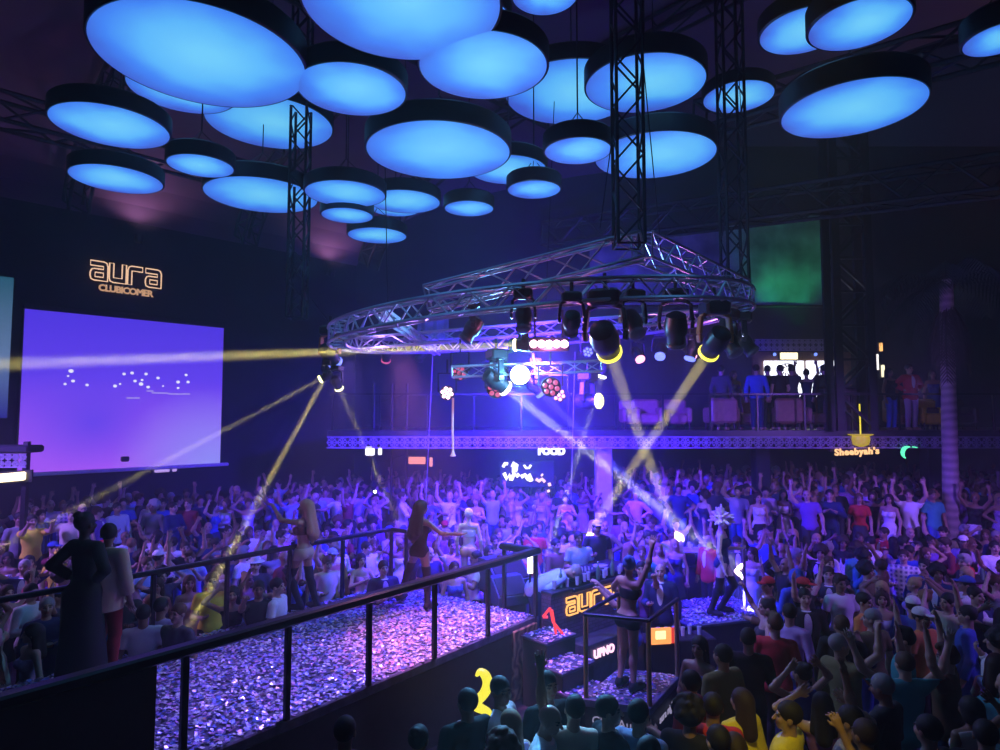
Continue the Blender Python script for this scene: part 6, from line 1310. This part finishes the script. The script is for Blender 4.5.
# --- dancers
def dancer(P, loc, rz, wear, skin, label, scale=1.): o = person(P, loc, rz, wear, skin, scale, .008, .5); tag(o, label, 'dancer'); PLACED.append((loc[0], loc[1])); ALLP.append(o); return o
K_, Bk = COL['black'], 'boots'
p = at_z(302, 607, SZ+.05); d1 = pose(True, 'hold', 'phone', legs='step', yaw=.6, H=1.74)
dancer(d1, (p.x, p.y, SZ+.02), -PI*.62, [('top', 'bra', COL['brown']), ('bottom', 'shorts', COL['beige']), ('bottom', 'boots', K_), ('hair', 'verylong', (.5, .28, .16))], (.4, .22, .15), 'dancer with very long light brown hair and black thigh boots on the stage')
p = at_z(420, 605, SZ+.05); d2 = pose(True, 'out', 'hold', legs='lunge', yaw=-.3, lean=-.06, H=1.72)
dancer(d2, (p.x, p.y, SZ+.02), PI*.8, [('top', 'bodysuit', COL['black']), ('bottom', 'boots', K_), ('hair', 'verylong', HC['black'])], (.38, .2, .14), 'dancer with very long black hair and black bodysuit, legs apart on the stage')
p = at(469, 507, 12.6); dz = p.z-1.70; d3 = pose(True, 'down', 'down', H=1.68)
dancer(d3, (p.x, 12.6, dz), PI-.1, [('bottom', 'shorts', COL['sequinned gold']), ('top', 'bra', COL['white']), ('hair', 'short', HC['white'])], (.8, .65, .6), 'pale dancer with cropped white hair and gold shorts, back turned')
t = thing('dance_podium', (p.x, 12.6, tier(p.x, 12.6)), 'dark round podium under the white haired dancer', 'podium'); MB().lathe((p.x, 12.6, 0), (0, 0, 1), [(.62, 0), (.6, dz-.06)], 32).build('skirt', 'stage_skirt', t, True); MB().lathe((p.x, 12.6, dz-.06), (0, 0, 1), [(.66, 0), (.66, .05), (.6, .06)], 32).build('deck', 'deck_blue', t, True)
d4 = pose(True, 'straight', 'rail', legs='hipout', yaw=.4, lean=-.07, H=1.74); pc = at_z(629, 690, PZ)
dancer(d4, (pc.x, pc.y, PZ+.02), PI*.72, [('top', 'bra', K_), ('bottom', 'shorts', K_), ('bottom', 'shoes', K_), ('hair', 'bun', (.05, .12, .3))], (.45, .26, .18), 'dancer in black bikini, one arm straight up, on the railed podium')
d5 = pose(True, 'down', 'hold', legs='step', yaw=-.3, nod=.15, H=1.78); pc = at_z(724, 614, .68)
dancer(d5, (pc.x, pc.y, .66), PI*.35, [('top', 'bodysuit', COL['navy']), ('bottom', 'boots', K_), ('hair', 'plume', HC['white'])], (.75, .6, .58), 'dancer in white feather headdress and navy bodysuit on the wide podium')
# silhouettes on the stage, nearest the camera on that side
q = at(88, 510, 7.7); s1 = pose(True, 'hip', 'hip', legs='stand', H=1.86)
dancer(s1, (q.x, 7.7, SZ+.02), PI*.9, [('top', 'gown', K_), ('hair', 'bun', HC['black'])], (.04, .025, .02), 'tall dark silhouetted figure in black gown by the far railing', 1.06)
q = at(111, 515, 7.95); s2 = pose(True, 'down', 'down', yaw=.5, H=1.8)
dancer(s2, (q.x, 7.95, SZ+.02), PI*.95, [('top', 'cape', COL['beige']), ('bottom', 'trousers', (.3, .015, .025)), ('hair', 'bun', HC['black'])], (.3, .18, .12), 'figure in beige wrap and red trousers close behind the dark silhouette')
# phone torch held in the far crowd
p = at(375, 493, 15.5); t = thing('phone', p, 'phone with a bright torch held up in the far crowd', 'phone'); lamp_mat('torch', (.8, .85, 1.), 14.); MB().box(p, (.075, .012, .15), .2, bev=.004).build('case', 'black_plastic', t); MB().lathe(p+Vector((0, -.008, .03)), (0, -1, 0), [(.035, 0), (.03, .012)], 12).build('torch_light', 'torch', t, True)

# --- the rest of the crowd
def free(x, y, r):
    for a, b in PLACED:
        if (a-x)**2+(b-y)**2 < r*r: return False
    for a, b, w_, d_ in TABLES:
        if abs(x-a) < w_/2+.22 and abs(y-b) < d_/2+.22: return False
    p = Vector((x, y, 0)); e = p-E0; s, t_ = e.dot(SN), e.dot(SD)
    if t_ < SL+.35 and -.45 < s < SWD+.3: return False
    e = p-B0; s, t_ = e.dot(FN), e.dot(FD)
    if -.4 < t_ < BL+.35 and -2.0 < s < .75: return False
    if (p-ctr).length < .95 or (p-Vector((2.7, 10.25, 0))).length < .75 or (p-c2).length < 1.3: return False
    if math.hypot(x-pb.x, y-pb.y) < .5: return False
    if (p-W0).dot(NV) < .6 or y > 22.3: return False
    for (u_, Y_) in ((603, 17.5), (760, 18.5), (930, 18.5)):
        c_p = at(u_, 440, Y_)
        if math.hypot(x-c_p.x, y-c_p.y) < .72: return False
    for (bo, ba) in BEAMS:                                    # the patches of floor the light beams fall on
        if ba.z > -.15: continue
        for zz in (.3, .9, 1.5, 1.9):
            q = bo+ba*((tier(x, y)+zz-bo.z)/ba.z)
            if (q.x-x)**2+(q.y-y)**2 < .36**2: return False
    if abs(x-KK.x+.85) < 1.2 and abs(y-KK.y-.45) < .75: return False
    for pl3 in pl:
        if math.hypot(x-pl3.x, y-pl3.y) < .3: return False
    # the steps and floor right before the booth stay clear
    if 0.55 < x < 1.6 and 8.2 < y < 10.2: return False
    return True
cand = []; rd = random.Random(21)
tries = 0
while tries < 32000:
    tries += 1
    y = 5.0+17.3*rd.random()**.8; x = rd.uniform(-.92*y-.3, .92*y+.3)
    z = tier(x, y); c = px(Vector((x, y, z+1.74)))
    if not (-90 < c[0] < 1090 and c[1] < 752): continue
    e = Vector((x, y, 0))-E0; s, t_ = e.dot(SN), e.dot(SD)
    if s < 0 and t_ < SL and c[0] < 470: continue                 # the dark strip before the stage skirt is empty
    if s < 0 and -1.0 < s and c[0] < 560: continue
    r = .56 if y < 12 else .53
    if 405 < c[0] < 545 and y < 9.9 and c[1] < 688: continue
    if 525 < c[0] < 676 and y < 9.7 and c[1] < 702: continue      # the steps and the railed podium stay in sight
    if 640 < c[0] < 760 and y < 11.4 and c[1] < 652: continue     # and so does the feathered dancer
    if 560 < c[0] < 660 and y < 10 and c[1] < 690: continue
    if 620 < c[0] and 13 < y < 15.2 and rd.random() < .5: continue
    if free(x, y, r): PLACED.append((x, y)); cand.append((x, y, z))
cand.sort(key=lambda q: q[1])
NMAX = 300-len([o for o in ALLP]); inn = [q for q in cand if -12 < px(Vector((q[0], q[1], q[2]+1.5)))[0] < 1012]; own = inn[:NMAX]; rest = [q for q in cand if q not in own]
print('people', len(ALLP), 'own', len(own), 'rest', len(rest))
TOPC_L = ('white', 'white', 'pale blue', 'lilac', 'blue', 'navy', 'black', 'charcoal', 'grey', 'pink', 'violet', 'white', 'black', 'maroon', 'cream')
TOPC_R = ('black', 'black', 'charcoal', 'navy', 'violet', 'lilac', 'grey', 'maroon', 'black', 'blue', 'brown', 'white', 'olive', 'red', 'teal')
def outfit(x, y, r):
    fem = r.random() < .42; tcs = TOPC_L if (x < .5 and y > 8) else TOPC_R
    if fem:
        P, act = r.choice(FEM); hair = r.choice(FHAIR); hc = r.choice(('black', 'black', 'dark brown', 'brown', 'light brown', 'blond')); top = r.choice(('dress', 'sleeveless', 'tee', 'dress')); tc = r.choice(tcs); bot = None if top == 'dress' else r.choice(('skirt', 'trousers')); bc = r.choice(('black', 'navy', 'charcoal', 'white'))
    else:
        P, act = r.choice(MALE); hair = r.choice(MHAIR); hc = r.choice(('black', 'black', 'black', 'dark brown', 'brown', 'grey')) if hair != 'cap' else r.choice(('white', 'black', 'red', 'blue')); top = r.choice(('shirt', 'tee', 'tee', 'shirt', 'jacket')); tc = r.choice(tcs); bot = 'trousers'; bc = r.choice(('black', 'navy', 'charcoal', 'blue'))
    return P, act, fem, top, tc, bot, bc, hair, hc
for (x, y, z) in own:
    for _ in range(60):
        w_ = outfit(x, y, rd); lb = label_for(*[w_[3], w_[4], w_[5], w_[6], w_[7], w_[8], w_[1], zone(x, y)])
        if lb: break
    rz = face_dir(x, y)+rd.gauss(0, .55)
    if y < 9 or rd.random() < .45: rz = rd.gauss(PI if y < 9.3 and x > 0 else .25, .8)
    add_person(x, y, z, *w_, rz, lb, 1 if y < 9.5 else 0)
# everyone farther off: one uncountable crowd
PAL = [('white', 3), ('pale blue', 2), ('lilac', 3), ('blue', 3), ('navy', 3), ('black', 4), ('charcoal', 3), ('violet', 2), ('pink', 1), ('maroon', 1)]
SLOT = {}; SM = []
def slot(name, colr, rough=.8):
    if name not in SLOT: SLOT[name] = len(SM); mat('crowd_'+name, colr, rough, noise=.1); SM.append(M['crowd_'+name])
    return SLOT[name]
VS, FS, MI = [], [], []; nv = 0
for (x, y, z) in rest:
    P, act, fem, top, tc, bot, bc, hair, hc = outfit(x, y, rd); tc = rd.choices([q[0] for q in PAL], [q[1] for q in PAL])[0]
    rz = face_dir(x, y)+rd.gauss(0, .6); R3 = rotz(rz); sk = rd.randrange(6)
    pcs = [(piece(P, 'body', '', .0115, .3), slot('skin%d' % sk, SK[sk], .5)), (piece(P, 'top', 'tee' if top == 'jacket' else top, .0115, .3), slot(tc.replace(' ', '_'), COL[tc]))]
    if bot: pcs.append((piece(P, 'bottom', bot, .0115, .3), slot(bc, COL[bc])))
    if hair not in ('none', 'cap'): pcs.append((piece(P, 'hair', hair, .0115, .3), slot('hair_'+hc.replace(' ', '_'), HC[hc])))
    for me, si in pcs:
        n_ = len(me.vertices); a = np.empty(n_*3, np.float32); me.vertices.foreach_get('co', a); a = a.reshape(-1, 3) @ R3.T+np.array((x, y, z)); VS.append(a)
        me.calc_loop_triangles(); q_ = np.empty(len(me.loop_triangles)*3, np.int32); me.loop_triangles.foreach_get('vertices', q_); FS.append(q_.reshape(-1, 3)+nv); MI.append(np.full(len(me.loop_triangles), si)); nv += n_
if rest:
    me = np_mesh('crowd', np.concatenate(VS), np.concatenate(FS), SM, 1., np.concatenate(MI)); o = bpy.data.objects.new('crowd', me); col.objects.link(o); tag(o, 'dense far crowd packed under the gallery and along the walls', 'crowd', None, 'stuff')
HAZE = .0115
# ------------------------------------------------------------------ haze and light
hz = MB().box((0, 11, 7), (70, 50, 15.2)).build('haze', 'wall_paint'); m = bpy.data.materials.new('haze'); m.use_nodes = True; n = m.node_tree.nodes; n.clear()
out = n.new('ShaderNodeOutputMaterial'); vs = n.new('ShaderNodeVolumeScatter'); vs.inputs['Density'].default_value = HAZE; vs.inputs['Anisotropy'].default_value = .2; m.node_tree.links.new(vs.outputs[0], out.inputs['Volume'])
hz.data.materials.clear(); hz.data.materials.append(m); tag(hz, 'thin theatrical haze filling the whole hall', 'haze', None, 'stuff')
w = bpy.data.worlds.new('world'); scn.world = w; w.use_nodes = True; w.node_tree.nodes['Background'].inputs[0].default_value = (.003, .003, .012, 1)
# wash lights of the ring and unseen ones added off the sides to light the crowd
spot((-11.5, 10.2, 4.8), (-5.5, 15.5, .8), (.24, .11, 1.), 2000, math.radians(80), .8, .2)
spot((-11.5, 10.2, 4.4), (-4.2, 11.5, .8), (.5, .24, 1.), 900, math.radians(50), .8, .2)
spot(ringp(PI*.65, 0, -.4), (-3.5, 20, .3), (.06, .03, 1.), 1800, math.radians(80), .9, .15)
spot(ringp(PI*1.2, 0, -.4), (-2.6, 7.6, 1), (.3, .16, 1.), 1300, math.radians(55), .9, .15)
spot(ringp(PI*1.3, 0, -.4), (-.6, 9.3, 1), (1., .3, .85), 2200, math.radians(50), .9, .15)
spot(ringp(PI*.5, 0, -.3), (2, 20, 1), (.05, .015, 1.), 4800, math.radians(110), .9, .15)
spot((10.8, 8.5, 4.8), (7.5, 16.5, 1), (.3, .12, 1.), 2000, math.radians(65), .9, .2)
spot((10.8, 6.5, 5.5), (6, 10.5, .5), (.3, .13, 1.), 1000, math.radians(50), .9, .2)
spot(ringp(PI*1.5, 0, -.4), (1.3, 9.8, 1), (.16, .12, 1.), 1500, math.radians(75), .9, .15)
spot((.7, 10.8, 5.1), (.8, 22, 4.7), (.05, .012, 1.), 21000, math.radians(95), 1., .3)
spot((.7, 12.5, 5.2), (.7, 15, 2.), (.05, .012, 1.), 10000, math.radians(165), .9, .3)
spot(ringp(-.1, 0, -.5), pb+Vector((0, 0, 2.9)), (.36, .1, 1.), 420, math.radians(46), .9, .05)
spot((14.5, 14, 8.2), (10.5, 15, 13), (.5, .25, .35), 220, math.radians(150), .9, .3)  # hidden uplight added to brighten the roof on the palm side
spill(ringp(PI*.95, -.5, -.35), (.4, .2, 1.), 26); spill(ringp(PI*1.3, -.3, -.3), (.4, .2, 1.), 18); spill(ringp(PI*.1, -.5, -.45), (.75, .22, .8), 30); spill(ringp(PI*.55, -.3, -.35), (.2, .1, 1.), 16)
spot((5.6, 8.8, 4.4), pb+Vector((0, 0, 7.2)), (.35, .15, 1.), 420, math.radians(40), .9, .05)  # added lamp without fixture that lifts the palm crown out of the dark
spot((1.4, 9., 5.2), (1.2, 5.8, 1.4), (.4, .26, 1.), 80, math.radians(40), .9, .05)  # added fill for the nearest guests below the railed podium
for tt in (-3., 2.5, 8.5): spot(wallp(tt, .4, 9.25), wallp(tt, 2.2, 13), (.5, .26, .5), 110, math.radians(150), .6, .08)  # lamps of the added uplights, there to brighten the roof fabric
spot(ringp(PI*.9, 0, -.3), at(469, 530, 12.6), (.7, .55, 1.), 500, math.radians(13), .6, .1)
spot(ringp(-PI*.08, 0, -.3), at(724, 560, 11.6), (.5, .6, 1.), 420, math.radians(14), .6, .1)
spot(ringp(PI*1.42, 0, -.3), at(552, 575, 10.5), (.3, .6, 1.), 260, math.radians(12), .6, .1)
spot(at(440, 350, 17.5), at(433, 333, 20.5), (.02, 1., .3), 25, math.radians(40), .8, .1)
# coloured spots of the place: green on the tarpaulin, yellow on the nearest guests
spot(at(800, 330, 21.2), at(786, 252, 22.7), (.02, 1., .2), 170, math.radians(84), 1., .1)
spot(at(600, 330, 17.), at(640, 262, 22.7), (.05, 1., .4), 40, math.radians(40), .8, .1)
spot((.9, 1.2, 8.2), at(772, 735, 5.4), (1., .8, .08), 900, math.radians(12), .6, .1)
spot((-.3, 2.2, 8.6), at(500, 705, 8.2), (1., .85, .2), 260, math.radians(11), .7, .1)
scn.view_settings.view_transform = 'Standard'; scn.view_settings.look = 'None'; scn.view_settings.exposure = 0; scn.view_settings.gamma = 1; scn.view_settings.use_curve_mapping = False
scn.cycles.max_bounces = 4; scn.cycles.diffuse_bounces = 2; scn.cycles.glossy_bounces = 2; scn.cycles.volume_bounces = 0; scn.cycles.use_denoising = True; scn.cycles.sample_clamp_indirect = 4; scn.cycles.caustics_reflective = False; scn.cycles.caustics_refractive = False

GR = {'person': 'guests in the crowd', 'moving_light': 'moving lights on the ring', 'wash_lamp': 'red and white wash lamps under the ring', 'armchair': 'armchairs on the gallery', 'bar_table': 'bar tables in the crowd', 'roof_arch': 'lattice arches of the roof', 'step_box': 'step boxes by the booth', 'steel_cable': 'cables round the ring', 'hanging_truss': 'hanging lattice trusses', 'roof_girder': 'girders under the roof', 'wall_lamp': 'wall lamps'}
for o in scn.objects:
    k = o.name.split('.')[0]
    if o.parent is None and k in GR and not o.get('group'): o['group'] = GR[k]
